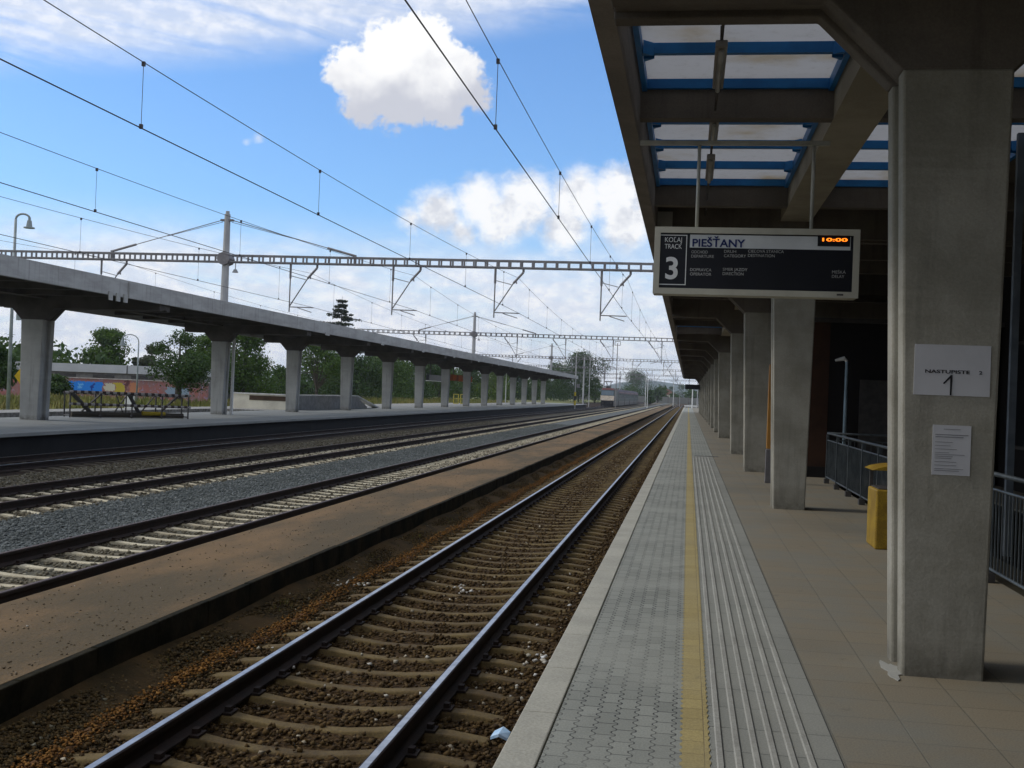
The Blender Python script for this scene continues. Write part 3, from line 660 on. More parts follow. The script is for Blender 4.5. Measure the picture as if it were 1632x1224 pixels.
while z > 1.30:
    mb.box(1.55,1.55+random.uniform(0.08,0.19),7.4705,7.4716,z-0.0035,z); z -= random.choice((0.012,0.012,0.022))
mb.build('printed_lines', inkg, n2)
# mortar splash at the column foot
mb = MB(); pts = []
for i in range(22):
    a = 2*math.pi*i/22; r_ = 1+0.28*math.sin(3*a+1)+0.15*math.sin(7*a); pts.append((1.36+0.055*r_*math.cos(a), 7.60+0.22*r_*math.sin(a)))
mb.prism(pts, 0.001, 0.007, 'Z'); tag(mb.build('mortar_splash', mat('mortar',(0.34,0.33,0.29),(0.30,0.30,0.27),12)), 'pale mortar splash on the paving at the foot of the near column', 'splash')

# litter
mb = MB(); c0 = (-1.20, 7.75, -0.695); vs = []
for i, (a, b) in enumerate(((-0.06,-0.06),(0.0,-0.08),(0.06,-0.05),(-0.05,0.05),(0.01,0.07),(0.065,0.04))): vs.append((c0[0]+a, c0[1]+b, c0[2]+(0.02, 0.05, 0.015, 0.03, 0.06, 0.035)[i]))
vs += [(v[0], v[1], v[2]-0.02) for v in vs]
mb.add(vs, [(0,1,4,3),(1,2,5,4),(6,9,10,7),(7,10,11,8),(0,3,9,6),(2,8,11,5),(0,6,7,1),(1,7,8,2),(3,4,10,9),(4,5,11,10)])
tag(mb.build('litter', mat('blue_litter',(0.35,0.55,0.75),(0.5,0.65,0.8),20)), 'crumpled pale blue litter on the ballast between rail and kerb', 'litter')
def clump(name, label, x, y, z, s, m_, n_=9):
    xs_ = rng.normal(x, s, n_); ys_ = rng.normal(y, s*1.6, n_); return stones(name, label, xs_, ys_, np.full(n_, z), 0.03, m_)
clump('rubble', 'pale rubble heap on the rust strip beside the dark kerb', -3.95, 13.2, -0.67, 0.13, pale_m, 16)
clump('rubble', 'white rubble scattered between the rails of the nearest track', -2.55, 13.5, -0.71, 0.12, pale_m, 14)
clump('rubble', 'pale rubble beside the kerb right of the nearest rail', -1.2, 10.3, -0.72, 0.12, pale_m, 22)
# weeds by the near platform wall
weed_m = mat('weed', (0.10,0.12,0.02), (0.16,0.11,0.03), 8)
mb = MB(); random.seed(5)
for k in range(1600):
    side = random.random() < 0.45
    x = random.gauss(-0.93, 0.05) if side else random.gauss(-4.2, 0.07); y = 4.2 + 26*random.random()**1.7
    if math.sin(y*2.3)+math.sin(y*5.1+1) < 0.5: continue
    h_ = random.uniform(0.02, 0.07); a = random.uniform(0, 6.28); dx, dy = 0.006*math.cos(a), 0.006*math.sin(a); lx, ly = random.uniform(-0.03,0.03), random.uniform(-0.03,0.03)
    zb_ = -0.77 if side else -0.64; mb.add([(x-dx,y-dy,zb_),(x+dx,y+dy,zb_),(x+lx,y+ly,zb_+h_)], [(0,1,2)])
tag(mb.build('weeds', weed_m), 'sparse low weeds along both edges of the nearest track bed', 'weeds', kind='stuff')

# ---------------------------------------------------------------- far island platform
ip_top = mat('island_paving', (0.29,0.30,0.285), (0.24,0.25,0.24), 0.5, fine=0.2)
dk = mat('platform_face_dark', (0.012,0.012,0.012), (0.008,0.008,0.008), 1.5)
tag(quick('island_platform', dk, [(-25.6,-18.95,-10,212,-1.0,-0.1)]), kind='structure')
tag(quick('island_paving', ip_top, [(-25.7,-18.78,-10,212,-0.098,0.0)]), kind='structure')
tag(quick('side_platform', conc_far, [(-31.6,-29.3,-10,150,-1.0,-0.03),(-29.3,-25.7,67.5,212,-1.0,-0.02)]), kind='structure')
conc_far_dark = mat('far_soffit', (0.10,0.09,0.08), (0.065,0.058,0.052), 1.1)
ic = empty('platform_canopy', (-23.6, 55, 0), 'long grey concrete canopy on columns over the far island platform', 'canopy')
far_cols = [(22.0,0.62),(38.5,0.8)] + [(54.5+10.85*k,0.62) for k in range(13)]
for i, (y, dy) in enumerate(far_cols):
    w = 0.62 if i != 1 else 0.72
    c0, c1 = (-24.02, -23.4) if i != 1 else (-24.42, -23.72)
    column(ic, c0, c1, c0-0.09, c1+0.09, y, dy, 3.72, conc_far, inset=0.13 if i == 1 else 0.07)
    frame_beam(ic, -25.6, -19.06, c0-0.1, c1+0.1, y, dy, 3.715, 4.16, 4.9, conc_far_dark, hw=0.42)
quick('fascia', fasc, [(-19.05,-18.88,-6,194,4.40,4.98)], ic); quick('fascia', fasc, [(-25.78,-25.61,-6,194,4.40,4.98)], ic); quick('fascia', fasc, [(-25.6,-19.06,193.8,194,4.40,4.97)], ic)
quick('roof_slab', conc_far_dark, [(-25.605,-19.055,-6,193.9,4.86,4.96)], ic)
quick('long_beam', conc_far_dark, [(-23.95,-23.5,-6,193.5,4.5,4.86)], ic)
y = -3.0
while y < 192:
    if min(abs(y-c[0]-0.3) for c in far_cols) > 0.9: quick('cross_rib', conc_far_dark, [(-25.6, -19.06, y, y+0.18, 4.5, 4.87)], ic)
    y += 2.65
jy = [35.2] + [56.8 + 10.85*k for k in range(12)]
for k, y in enumerate(jy):
    if k == 0:
        for q in range(3): quick('joint_plate', conc_far, [(-18.876,-18.84,y-0.75+q*0.5,y-0.5+q*0.5,4.22,4.5)], ic)
        quick('downpipe', fasc, [(-18.876,-18.83,y+0.55,y+0.6,4.42,4.95)], ic)
    else: quick('joint_plate', fasc, [(-18.876,-18.85,y,y+0.7,4.31,4.47)], ic)
quick('downpipe', white_m, [(-23.30,-23.18,55.25,55.37,0,4.5)], ic)
under(ic, Matrix.Translation((23.6,-55,0)))

# concrete stair enclosure on the far platform
cream = mat('cream_render', (0.82,0.77,0.62), (0.66,0.61,0.49), 1.0, fine=0.2)  # sun on the parapet's end face is put into this bright cream
sb = empty('stair_parapet', (0,0,0), 'cream concrete stair parapet low behind the far canopy columns', 'parapet')
quick('wall', cream, [(-29.6,-25.2,70.5,70.8,-0.5,0.93)], sb); quick('coping', mat('coping',(0.75,0.74,0.70)), [(-29.7,-25.1,70.4,70.9,0.93,1.0)], sb)
mb = MB(); mb.prism([(70.8,-0.02),(87,-0.02),(87,0.1),(84,0.93),(70.8,0.93)], -25.5, -25.2, 'X'); mb.build('side_wall', mat('shaded_render',(0.33,0.32,0.30)), sb)  # same render; the sunless side's shade is put into this grey
mb = MB(); mb.prism([(70.95,0.931),(84.0,0.931),(90,-0.4+0.36),(90.3,0.06),(84.1,1.0),(70.95,1.0)], -25.6, -25.12, 'X'); mb.build('side_coping', MATS['coping'], sb)
quick('plaque', mat('brown_plaque',(0.08,0.05,0.03)), [(-28.4,-25.9,70.46,70.495,0.55,0.85)], sb)

# striped barrier frame lying on the far platform
bf = empty('barrier_frame', (-24.8,42.5,0), 'striped metal barrier trestle with cross braces on the far platform', 'barrier')
stripe = bpy.data.materials.new('red_white_stripe'); stripe.use_nodes = True; t = NT(stripe.node_tree); pb = stripe.node_tree.nodes['Principled BSDF']
gx, gy, gz = t.sep(t.n('ShaderNodeNewGeometry').outputs['Position'])
t.put(pb.inputs['Base Color'], t.mix(t.m('GREATER_THAN', t.m('FRACT', t.m('MULTIPLY', t.m('ADD', gx, gy), 2.4)), 0.5), (0.05,0.035,0.035), (0.38,0.36,0.35)))
A = Vector((0,0,0)); Bv = Vector((3.45,3.85,0)); U = (Bv-A).normalized(); Nn = Vector((-U.y,U.x,0)); Lb = (Bv-A).length
def pt(s, o, z): v = A + U*s + Nn*o; return (v.x, v.y, z)
for o_, z0, nm in ((0,1.05,'top_rail'),(0,0.55,'middle_rail'),(0.7,1.0,'rear_rail')):
    mb = MB(); mb.tube(pt(0,o_,z0), pt(Lb,o_,z0-0.05), 0.055, n=4); mb.build(nm, stripe, bf)
for s_ in (0.05, 1.3, 2.6, 3.9, Lb-0.1):
    for o_ in (0, 0.7):
        mb = MB(); mb.tube(pt(s_,o_,0), pt(s_,o_,1.05-o_*0.07), 0.035, n=4); mb.build('leg', dark_steel, bf)
    mb = MB(); mb.tube(pt(s_,0,0.08), pt(s_,0.7,0.08), 0.03, n=4); mb.build('tie', dark_steel, bf)
for a, b, w_ in ((0.1,1.1,0.09),(1.3,0.5,0.04),(2.45,3.1,0.10),(2.4,1.9,0.03),(3.6,3.0,0.03),(4.6,3.8,0.05),(1.9,2.4,0.03)):
    mb = MB(); mb.tube(pt(a,0.02,1.0), pt(b,0.35,0.1), w_, n=4); mb.build('brace', dark_steel, bf)
mb = MB(); mb.tube(pt(0.2,0.3,0.12), pt(Lb-0.2,0.3,0.12), 0.13, 0.12, n=6); mb.build('base_bundle', mat('brown_tarp',(0.07,0.06,0.045)), bf)
mb = MB(); mb.tube(pt(3.1,0.15,0.2), pt(4.1,0.15,0.2), 0.09, 0.08, n=7); mb.build('yellow_roll', mat('yellow_roll',(0.36,0.27,0.02)), bf)

# boards hanging at the far canopy
e = empty('platform_board', (0,0,0), 'dark board with an orange half hanging under the far canopy', 'sign')
quick('housing', black_m, [(-25.2,-24.9,107.0,114.5,2.55,3.12)], e); quick('trim', lw, [(-25.22,-24.88,106.9,114.6,2.49,2.55)], e)
quick('orange_face', mat('orange_face',(0.55,0.13,0.02),(0.2,0.05,0.02),0.5), [(-25.2,-24.9,116.5,129,2.7,3.35)], e)  # face carries a plain mottled orange colour
quick('hanger', dark_steel, [(-25.1,-25.0,108,108.1,3.1,4.9),(-25.1,-25.0,113,113.1,3.1,4.9),(-25.1,-25.0,119,119.1,3.3,4.9),(-25.1,-25.0,126,126.1,3.3,4.9)], e)
e = empty('yellow_rack', (-29.0,140,-0.02), 'small yellow frame rack on the far side behind the far canopy', 'rack')
for k in range(2):
    ring_ = MB(); ring(ring_, k*0.9-0.35, k*0.9+0.35, 0, 1.25, 0.1, -0.05, 0.05); ring_.build('frame', mat('rack_yellow',(0.5,0.42,0.08)), e)
quick('crossbar', MATS['rack_yellow'], [(-0.3,1.2,-0.04,0.04,0.6,0.7)], e)

# ---------------------------------------------------------------- overhead line gantries
def gantry(Y, label, mirror=False, ztop=7.13, detail=True, xl=-31.0, xr=2.55, mx=-19.85):
    g = empty('line_gantry', (mx, Y, 0), label, 'gantry', 'overhead line gantries across the tracks')
    inv = Matrix.Translation((-mx,-Y,0)); z1 = ztop; z0 = ztop-0.33
    b = MB()
    for yy in (-0.22, 0.22):
        for z in (z0, z1-0.05): b.box(xl, xr, Y+yy-0.025, Y+yy+0.025, z, z+0.05)
    x = xl
    while x <= xr:
        for yy in (-0.22, 0.22): b.box(x-0.035, x+0.035, Y+yy-0.023, Y+yy+0.023, z0+0.05, z1-0.05)
        b.box(x-0.025, x+0.025, Y-0.19, Y+0.19, z0+0.005, z0+0.05); x += 0.49
    off(b.build('truss', gantry_m, g), inv)
    zb = 4.97 if Y < 190 else -0.9
    if Y < 190: off(quick('base_plate', gantry_m, [(mx-0.35,mx+0.35,Y-0.35,Y+0.35,4.961,5.0)], g), inv)
    mb = MB(); mb.tube((mx,Y,zb),(mx,Y,ztop+1.75),0.17,0.125,12); mb.tube((mx,Y,ztop+1.75),(mx,Y,ztop+1.88),0.09,0.09,8); off(mb.build('mast', mast_m, g, smooth=False), inv)
    mb = MB(); mb.tube((mx,Y-0.3,z0+0.15),(mx,Y+0.3,z0+0.15),0.29,0.29,8); off(mb.build('clamp', gantry_m, g), inv)
    mb = MB(); mb.box(mx-0.28,mx+0.28,Y-0.09,Y+0.09,ztop+1.45,ztop+1.53); off(mb.build('clamp', gantry_m, g), inv)
    for xe in (-25.1, -14.1):
        a = Vector((mx+(0.2 if xe > mx else -0.2), Y, ztop+1.5)); c_ = Vector((xe, Y, z1+0.06)); d = c_-a
        mb = MB(); mb.tube(a, a+d*0.78, 0.018); mb.tube(a+d*0.78, c_, 0.05, n=8); mb.box(xe-0.05, xe+0.05, Y-0.05, Y+0.05, z0, z1+0.1); off(mb.build('stay', gantry_m, g), inv)
        if detail:
            mb = MB(); mb.tube(a+Vector((0,0,-0.09)), a+d*0.5+Vector((0,0,-0.02)), 0.012, n=5); off(mb.build('stay', gantry_m, g), inv)
    mb = MB(); mb.tube((xr,Y,-0.02),(xr,Y,ztop+0.3),0.15,0.13,10); off(mb.build('mast', mast_m, g), inv)
    s = -1 if mirror else 1
    for cx in (-25.0, -16.35, -11.85, -7.5, -3.1):
        X = lambda d: cx + s*d
        mb = MB(); mb.tube((X(-0.57),Y,z0),(X(-0.57),Y,z0-0.62),0.05,n=6); mb.tube((X(-0.57),Y,z0-0.6),(X(-0.57),Y,z0-2.05),0.028,n=6)
        mb.tube((X(0.6),Y,z0),(X(0.6),Y,z0-0.15),0.05,n=6); mb.tube((X(0.6),Y,z0-0.15),(X(0.2),Y,z0-0.6),0.05,n=6); mb.tube((X(0.2),Y,z0-0.6),(X(-0.55),Y,z0-1.78),0.026,n=6)
        mb.tube((X(-0.57),Y,z0-0.5),(X(0.12),Y,z0-0.66),0.016,n=5)
        mb.tube((X(-0.57),Y,z0-1.83),(X(0.5),Y,z0-1.84),0.024,n=6); mb.tube((X(-0.2),Y,z0-1.86),(X(0.42),Y,z0-2.04),0.018,n=5)
        mb.tube((X(0.3),Y,z0-0.45),(X(0.33),Y,z0-0.62),0.03,n=6)
        off(mb.build('catenary_bracket', gantry_m, g), inv)
    if detail:
        mb = MB(); mb.tube((mx+0.45,Y,z0-0.02),(mx+0.45,Y,z0-0.3),0.02); mb.tube((mx+0.45,Y,z0-0.28),(mx+0.45,Y,z0-0.42),0.06,0.14,10); off(mb.build('lamp', mast_m, g), inv)
    return g
labs = ['nearest line gantry, lattice beam crossing above the far canopy with pale mast', 'second line gantry in line behind the nearest one', 'third line gantry down the tracks', 'fourth line gantry down the tracks', 'fifth line gantry, small beyond the train', 'sixth and most distant line gantry']
for i, (Y, lab) in enumerate(zip((46, 103, 163, 215, 268, 330), labs)):
    gantry(Y, lab, mirror=(i % 2 == 1), detail=i < 2)
# catenaries
GY = [-11, 46, 103, 163, 215, 268, 330]
def catenary(xm, xsup, label, zc=5.0, phase=0.0):
    e = empty('catenary', (xm, 0, zc), label, 'overhead wire', 'overhead wires above the tracks')
    inv = Matrix.Translation((-xm, 0, -zc))
    cw = MB(); mw = MB(); dr = []
    for k in range(len(GY)-1):
        a, b = GY[k], GY[k+1]; sgn = 1 if k % 2 == 0 else -1
        x0 = xsup if k % 2 == 1 else xm*2-xsup; x1 = xsup if k % 2 == 0 else xm*2-xsup
        if k == 0: x0 = xm
        pc = []; pm = []
        N_ = 24
        def msg(t): return zc + 1.42 - 0.56*4*t*(1-t)
        for i in range(N_+1):
            t_ = i/N_; y = a+(b-a)*t_; x = x0+(x1-x0)*t_
            pc.append((x,y,zc)); pm.append((x,y,msg(t_)))
        cw.path(pc, 0.0085, 6); mw.path(pm, 0.0065, 6)
        nd = 8
        for i in range(nd):
            t_ = (i+0.5)/nd if k else (i+0.5)/nd + 0.0
            y = a+(b-a)*t_; x = x0+(x1-x0)*t_
            if y < 0: continue
            m_ = MB(); m_.tube((x,y,zc),(x,y,msg(t_)),0.0045,n=4); m_.box(x-0.02,x+0.02,y-0.02,y+0.02,zc-0.01,zc+0.05); m_.box(x-0.02,x+0.02,y-0.02,y+0.02,msg(t_)-0.05,msg(t_)+0.01); dr.append(m_)
    off(cw.build('contact_wire', wire_m, e), inv); off(mw.build('messenger_wire', wire_m, e), inv)
    for m_ in dr: off(m_.build('dropper', wire_m, e), inv)
catenary(-2.45, -2.6, 'overhead wires above the nearest track'); catenary(-7.4, -7.1, 'overhead wires above the second track')
catenary(-12.4, -11.5, 'overhead wires above the third track'); catenary(-17.0, -16.0, 'overhead wires above the fourth track beside the far canopy')
catenary(-25.6, -24.7, 'overhead wires passing above the far canopy', zc=5.35)

# other masts and posts in the distance
def mast(x, y, h, r, label, m_=None, bands=False, z0=-0.75, cat='mast', name='signal_mast'):
    e = empty(name, (x,y,z0), label, cat)
    mb = MB(); mb.tube((0,0,0),(0,0,h),r*0.72,r*0.55,10); mb.build('pole', m_ or mast_m, e)
    if bands:
        mb = MB(); mb.tube((0,0,0.75),(0,0,1.5),r*1.1,r*1.1,10); mb.tube((0,0,2.25),(0,0,2.9),r*1.1,r*1.1,10); mb.build('band', mat('mast_yellow',(0.55,0.42,0.03)), e)
        mb = MB(); mb.tube((0,0,1.5),(0,0,2.25),r*1.1,r*1.1,10); mb.build('band', black_m, e)
    return e
e = mast(-18.3, 184, 9.2, 0.15, 'pale mast with yellow and black bands at the end of the far platform', bands=True)
mb = MB(); mb.box(-0.5,0.5,-0.05,0.05,8.7,8.8); mb.tube((0,0,9.2),(1.6,0,8.4),0.04); mb.box(0.2,0.7,-0.1,0.1,3.6,4.2); mb.build('crossarm', gantry_m, e)
mast(-24.6, 152, 4.6, 0.09, 'white thin post standing between the far columns near the canopy end', m_=white_m, z0=0, name='lamp_post', cat='post')
mast(-20.5, 206, 5.2, 0.09, 'thin post right behind the end of the far canopy', name='lamp_post', cat='post', z0=-0.1)
e = mast(-14.9, 235, 13.5, 0.14, 'tall lattice mast with head frame standing beyond the locomotive', m_=gantry_m)
mb = MB(); ring(mb, -0.6, 0.6, 13.0, 13.9, 0.1, -0.1, 0.1); mb.build('head_frame', gantry_m, e)
mast(-19.8, 268, 9.5, 0.16, 'grey mast left of the locomotive roof', m_=gantry_m)
mast(-20.2, 232, 10, 0.12, 'slim pale mast beside the large tree left of the train')
mast(-8.9, 250, 6.5, 0.10, 'white post right of the train side', m_=white_m, name='lamp_post', cat='post')
mast(-11.2, 300, 8, 0.12, 'white post in front of the round distant tree', m_=white_m, name='lamp_post', cat='post')
mast(-4.3, 330, 7.5, 0.12, 'pale signal post beyond the tracks left of the platform end', m_=white_m, name='signal_post', cat='signal')
mast(-2.6, 350, 7.5, 0.12, 'pale signal post just left of the distant departure board', m_=steel_grey, name='signal_post', cat='signal')
e = mast(0.75, 218, 3.7, 0.16, 'white post at the end of the near platform under the canopy edge', m_=white_m, z0=0, name='lamp_post', cat='post')
e = empty('end_barrier', (0.5,222,0), 'low white barrier across the end of the near platform', 'barrier')
quick('rail', white_m, [(-1.25,1.3,-0.05,0.05,0.25,0.5)], e); quick('leg', white_m, [(-1.1,-1.0,-0.05,0.05,0,0.25)], e); quick('leg', white_m, [(1.0,1.1,-0.05,0.05,0,0.25)], e)
# lamp posts with bell shades
galv = mat('lamp_galv', (0.30,0.34,0.34), (0.22,0.25,0.25), 3, rough=0.5)
e = arm_lamp('lamp_post', 'tall lamp post with curved arm and bell shade beyond the far platform at the left', 'lamp post', (-36.6,56.6,-0.6), 10.7, 0.75, 0.11, 0.6, galv, rz=R(20))
mb = MB(); mb.tube((0,0,6.4),(-0.9,0,7.3),0.05); mb.box(-0.1,0.1,-0.12,0.12,6.0,6.5); mb.box(0.25,0.6,-0.1,0.1,5.2,6.3); mb.build('bracket', galv, e)
arm_lamp('lamp_post', 'distant lamp post with arm curving left above the graffiti wall', 'lamp post', (-49.7,96.5,-0.6), 5.6, 1.5, 0.09, 0.7, galv, rz=R(200))
e = empty('utility_box', (-36,69,-0.55), 'small white utility box on the grass behind the far platform', 'utility box')
quick('cabinet', white_m, [(-0.25,0.25,-0.2,0.2,0.1,1.15)], e, bevel=0.02); quick('cap', steel_grey, [(-0.3,0.3,-0.25,0.25,1.15,1.2)], e); quick('base', conc_dark, [(-0.28,0.28,-0.22,0.22,0,0.1)], e)
e = empty('yellow_sign', (-36.4,57.6,-0.55), 'small yellow diamond sign beside the tall lamp post at the left', 'sign')
mb = MB(); mb.tube((0,0,0),(0,0,2.2),0.04); mb.build('post', galv, e)
mb = MB(); mb.prism([(0,1.5),(0.5,2.1),(0,2.7),(-0.5,2.1)], -0.06, -0.03); mb.build('plate', mat('sign_yellow',(0.6,0.4,0.02)), e)

# ---------------------------------------------------------------- train
lo = empty('locomotive', (-17.2,243,-0.55), 'locomotive with cream front and dark underframe at the head of the distant train', 'locomotive')
cream2 = mat('loco_cream', (0.80,0.68,0.52), (0.6,0.5,0.4), 2, rough=0.5); red = mat('loco_red', (0.12,0.03,0.025), (0.08,0.025,0.022), 2, rough=0.5)
green = mat('coach_green', (0.045,0.065,0.058), (0.035,0.045,0.043), 0.4, rough=0.5); purple = mat('coach_roof', (0.06,0.028,0.035), (0.04,0.022,0.028), 0.5, rough=0.6)
glass_b = mat('window_glass', (0.08,0.12,0.15), (0.06,0.09,0.11), 1, rough=0.15, spec=0.6)
mb = MB(); mb.prism([(0.35,1.15),(0.0,1.3),(0.0,2.35),(0.55,3.55),(15.4,3.55),(16,2.35),(16,1.15)], -1.45, 1.45, 'X'); mb.build('body', green, lo)
quick('front_panel', cream2, [(-1.46,1.46,-0.04,0.34,1.25,2.3)], lo, bevel=0.06)
mb = MB(); mb.prism([(-0.03,2.38),(0.49,3.42),(0.51,3.42),(0.03,2.38)], -1.3, 1.3, 'X'); mb.build('windscreen', glass_b, lo)
quick('underframe', black_m, [(-1.35,1.35,-0.2,16,0.1,1.2)], lo); 
mb = MB(); mb.prism([(0.5,3.55),(1.2,3.95),(14.8,3.95),(15.5,3.55)], -1.25, 1.25, 'X'); mb.build('roof', red, lo)
for s_ in (-1, 1):
    mb = MB(); mb.tube((s_*0.95,-0.08,1.5),(s_*0.95,0.0,1.5),0.13,n=12); mb.build('headlight', white_m, lo)
    mb = MB(); mb.tube((s_*0.9,-0.6,0.75),(s_*0.9,-0.1,0.75),0.08,n=8); mb.tube((s_*0.9,-0.65,0.75),(s_*0.9,-0.6,0.75),0.22,n=12); mb.build('buffer', dark_steel, lo)
for y in (2.2, 5.0, 11, 13.8):
    for s_ in (-1, 1): mb = MB(); mb.tube((s_*0.70,y,0.52),(s_*0.82,y,0.52),0.52,n=18); mb.build('wheel', dark_steel, lo)
mb = MB(); mb.path([(-0.5,2.6,3.95),(-0.4,3.8,4.7),(-0.5,2.7,5.3)],0.09,5); mb.path([(0.5,2.6,3.95),(0.4,3.8,4.7),(0.5,2.7,5.3)],0.09,5); mb.box(-0.9,0.9,2.5,2.8,5.25,5.45); mb.box(-0.35,0.35,2.2,3.0,3.95,4.4); mb.build('pantograph', dark_steel, lo)
def coach(y, label, first=None):
    e = empty('passenger_coach', (-17.2, y, -0.55), label, 'coach', 'coaches of the distant train')
    quick('body', green, [(-1.42,1.42,0,24.3,1.2,2.5)], e); quick('upper_body', purple, [(-1.42,1.42,0,24.3,2.501,3.3)], e)
    mb = MB(); mb.prism([(-1.42,3.3),(-1.1,3.75),(-0.5,3.95),(0.5,3.95),(1.1,3.75),(1.42,3.3)], 0, 24.3); mb.build('roof', purple, e)
    for k in range(10):
        quick('window', glass_b, [(1.421,1.435,1.6+k*2.2,3.0+k*2.2,1.95,2.85)], e)
    quick('stripe', mat('coach_pink',(0.40,0.26,0.26)), [(1.421,1.43,0.2,24.1,3.1,3.22)], e)
    quick('underframe', black_m, [(-1.38,1.38,0.1,24.2,0.1,1.198)], e)
    return e
for k, lab in enumerate(('green and purple coach directly behind the locomotive', 'second coach of the train behind the locomotive', 'third coach of the train', 'last coach at the tail of the train')): coach(260+k*25.2, lab)

# ---------------------------------------------------------------- buildings, wall, hill
graf = bpy.data.materials.new('graffiti_wall'); graf.use_nodes = True; t = NT(graf.node_tree); pb = graf.node_tree.nodes['Principled BSDF']; pb.inputs['Roughness'].default_value = 0.85
pos = t.n('ShaderNodeNewGeometry').outputs['Position']; gx, gy, gz = t.sep(pos)
nz = t.noise(pos, 1.1, 6, 0.65, 0.8); nz2 = t.noise(pos, 2.3, 3, 0.6, 1.5)
wx = t.m('ADD', gx, t.m('MULTIPLY', t.m('SUBTRACT', nz, 0.5), 2.2)); wz = t.m('ADD', gz, t.m('MULTIPLY', t.m('SUBTRACT', nz2, 0.5), 0.6))
col = t.mix(t.smooth(nz, 0.4, 0.6), (0.34,0.12,0.10), (0.27,0.15,0.14))
col = t.mix(t.smooth(nz2, 0.56, 0.64), col, (0.30,0.22,0.30))
def patch(c, x0, x1, z0, z1, cc, k=1.0):
    a = t.m('MULTIPLY', t.m('GREATER_THAN', wx, x0), t.m('LESS_THAN', wx, x1)); b = t.m('MULTIPLY', t.m('GREATER_THAN', wz, z0), t.m('LESS_THAN', wz, z1))
    return t.mix(t.m('MULTIPLY', t.m('MULTIPLY', a, b), k), c, cc)
col = patch(col, -60.9, -57.5, 0.1, 1.15, (0.015,0.22,0.75)); col = patch(col, -60.1, -59.8, 0.4, 1.0, (0.15,0.45,0.85)); col = patch(col, -58.8, -58.5, 0.3, 1.0, (0.01,0.05,0.3))
col = patch(col, -65.0, -62.6, 0.4, 1.2, (0.50,0.42,0.02)); col = patch(col, -57.3, -56.3, 0.3, 1.05, (0.6,0.55,0.42)); col = patch(col, -56.2, -55.2, 0.2, 1.1, (0.5,0.38,0.04))
col = patch(col, -50.6, -48.4, 0.0, 0.9, (0.25,0.32,0.40)); col = patch(col, -54.6, -53.6, 0.2, 1.2, (0.5,0.2,0.1)); col = patch(col, -55.1, -54.8, 0.0, 1.4, (0.12,0.04,0.04))
t.put(pb.inputs['Base Color'], col)
gw = empty('graffiti_wall', (0,0,0), 'long pinkish wall with blue and yellow graffiti behind the far platform at the left', 'wall')
quick('wall', graf, [(-100,-46.5,104.5,104.9,-1,1.45)], gw); quick('coping', mat('wall_coping',(0.55,0.48,0.45)), [(-100,-46.4,104.4,105,1.45,1.53)], gw)
fb = empty('flat_building', (0,0,0), 'long low flat roofed building with pale parapet behind the graffiti wall', 'building')
quick('wall', mat('grey_block',(0.20,0.19,0.18)), [(-100,-51,110,125,-1,2.1)], fb)
quick('parapet', mat('pale_parapet',(0.46,0.47,0.48),(0.40,0.41,0.42),0.4), [(-100.2,-50.8,109.7,125.2,2.1,2.95)], fb)
for k in range(10): quick('window', dark_steel, [(-96+k*4.3,-93.6+k*4.3,109.94,109.995,0.8,1.9)], fb)
quick('flashing', dark_steel, [(-57.7,-57.6,109.66,109.7,2.1,2.95)], fb); quick('flashing', dark_steel, [(-54.4,-54.3,109.66,109.7,2.1,2.95)], fb)
ho = empty('house', (-14,760,-4), 'distant low house with reddish roof among trees below the hill', 'house')
quick('wall', cream, [(-6,6,0,10,0,8)], ho); mb = MB(); mb.prism([(-6.5,8),(6.5,8),(0,12)], -0.4, 10.4); mb.build('roof', mat('red_roof',(0.28,0.11,0.07)), ho)
quick('window', dark_steel, [(-3.8,-1.9,-0.05,0,4.5,6.2),(1.9,3.8,-0.05,0,4.5,6.2)], ho)
# long fence across the end of the view
fn = empty('boundary_fence', (0,0,0), 'long low grey boundary wall closing the far end of the tracks', 'wall')
quick('panel', mat('grey_panel',(0.20,0.20,0.18),(0.15,0.15,0.135),0.05,stretch=(1,1,1)), [(-70,60,560,560.6,-1,2.3)], fn)
m = MB()
for k in range(27): m.box(-70+k*5,-69.6+k*5,559.7,560.0,-1,2.45)
m.build('post', conc_dark, fn)

# hill
mb = MB(); nx, ny = 70, 14
for j in range(ny+1):
    for i in range(nx+1):
        x = -1500+3600*i/nx; y = 3000+900*j/ny; u = (x+250)/1000
        h_ = 50*math.exp(-((x+120)/190)**2) + 30*math.exp(-((x-500)/500)**2) + 12*math.exp(-((x+900)/500)**2) + 1.5*math.sin(x*0.023)+1*math.sin(x*0.057+2)
        mb.v.append((x, y, -2 + h_*math.sin(math.pi/2*min(1, j/9))))
for j in range(ny):
    for i in range(nx):
        a = j*(nx+1)+i; mb.f.append((a, a+1, a+nx+2, a+nx+1))
tag(mb.build('hill', mat('hill_forest',(0.035,0.065,0.045),(0.02,0.04,0.03),0.01), smooth=True), kind='structure')

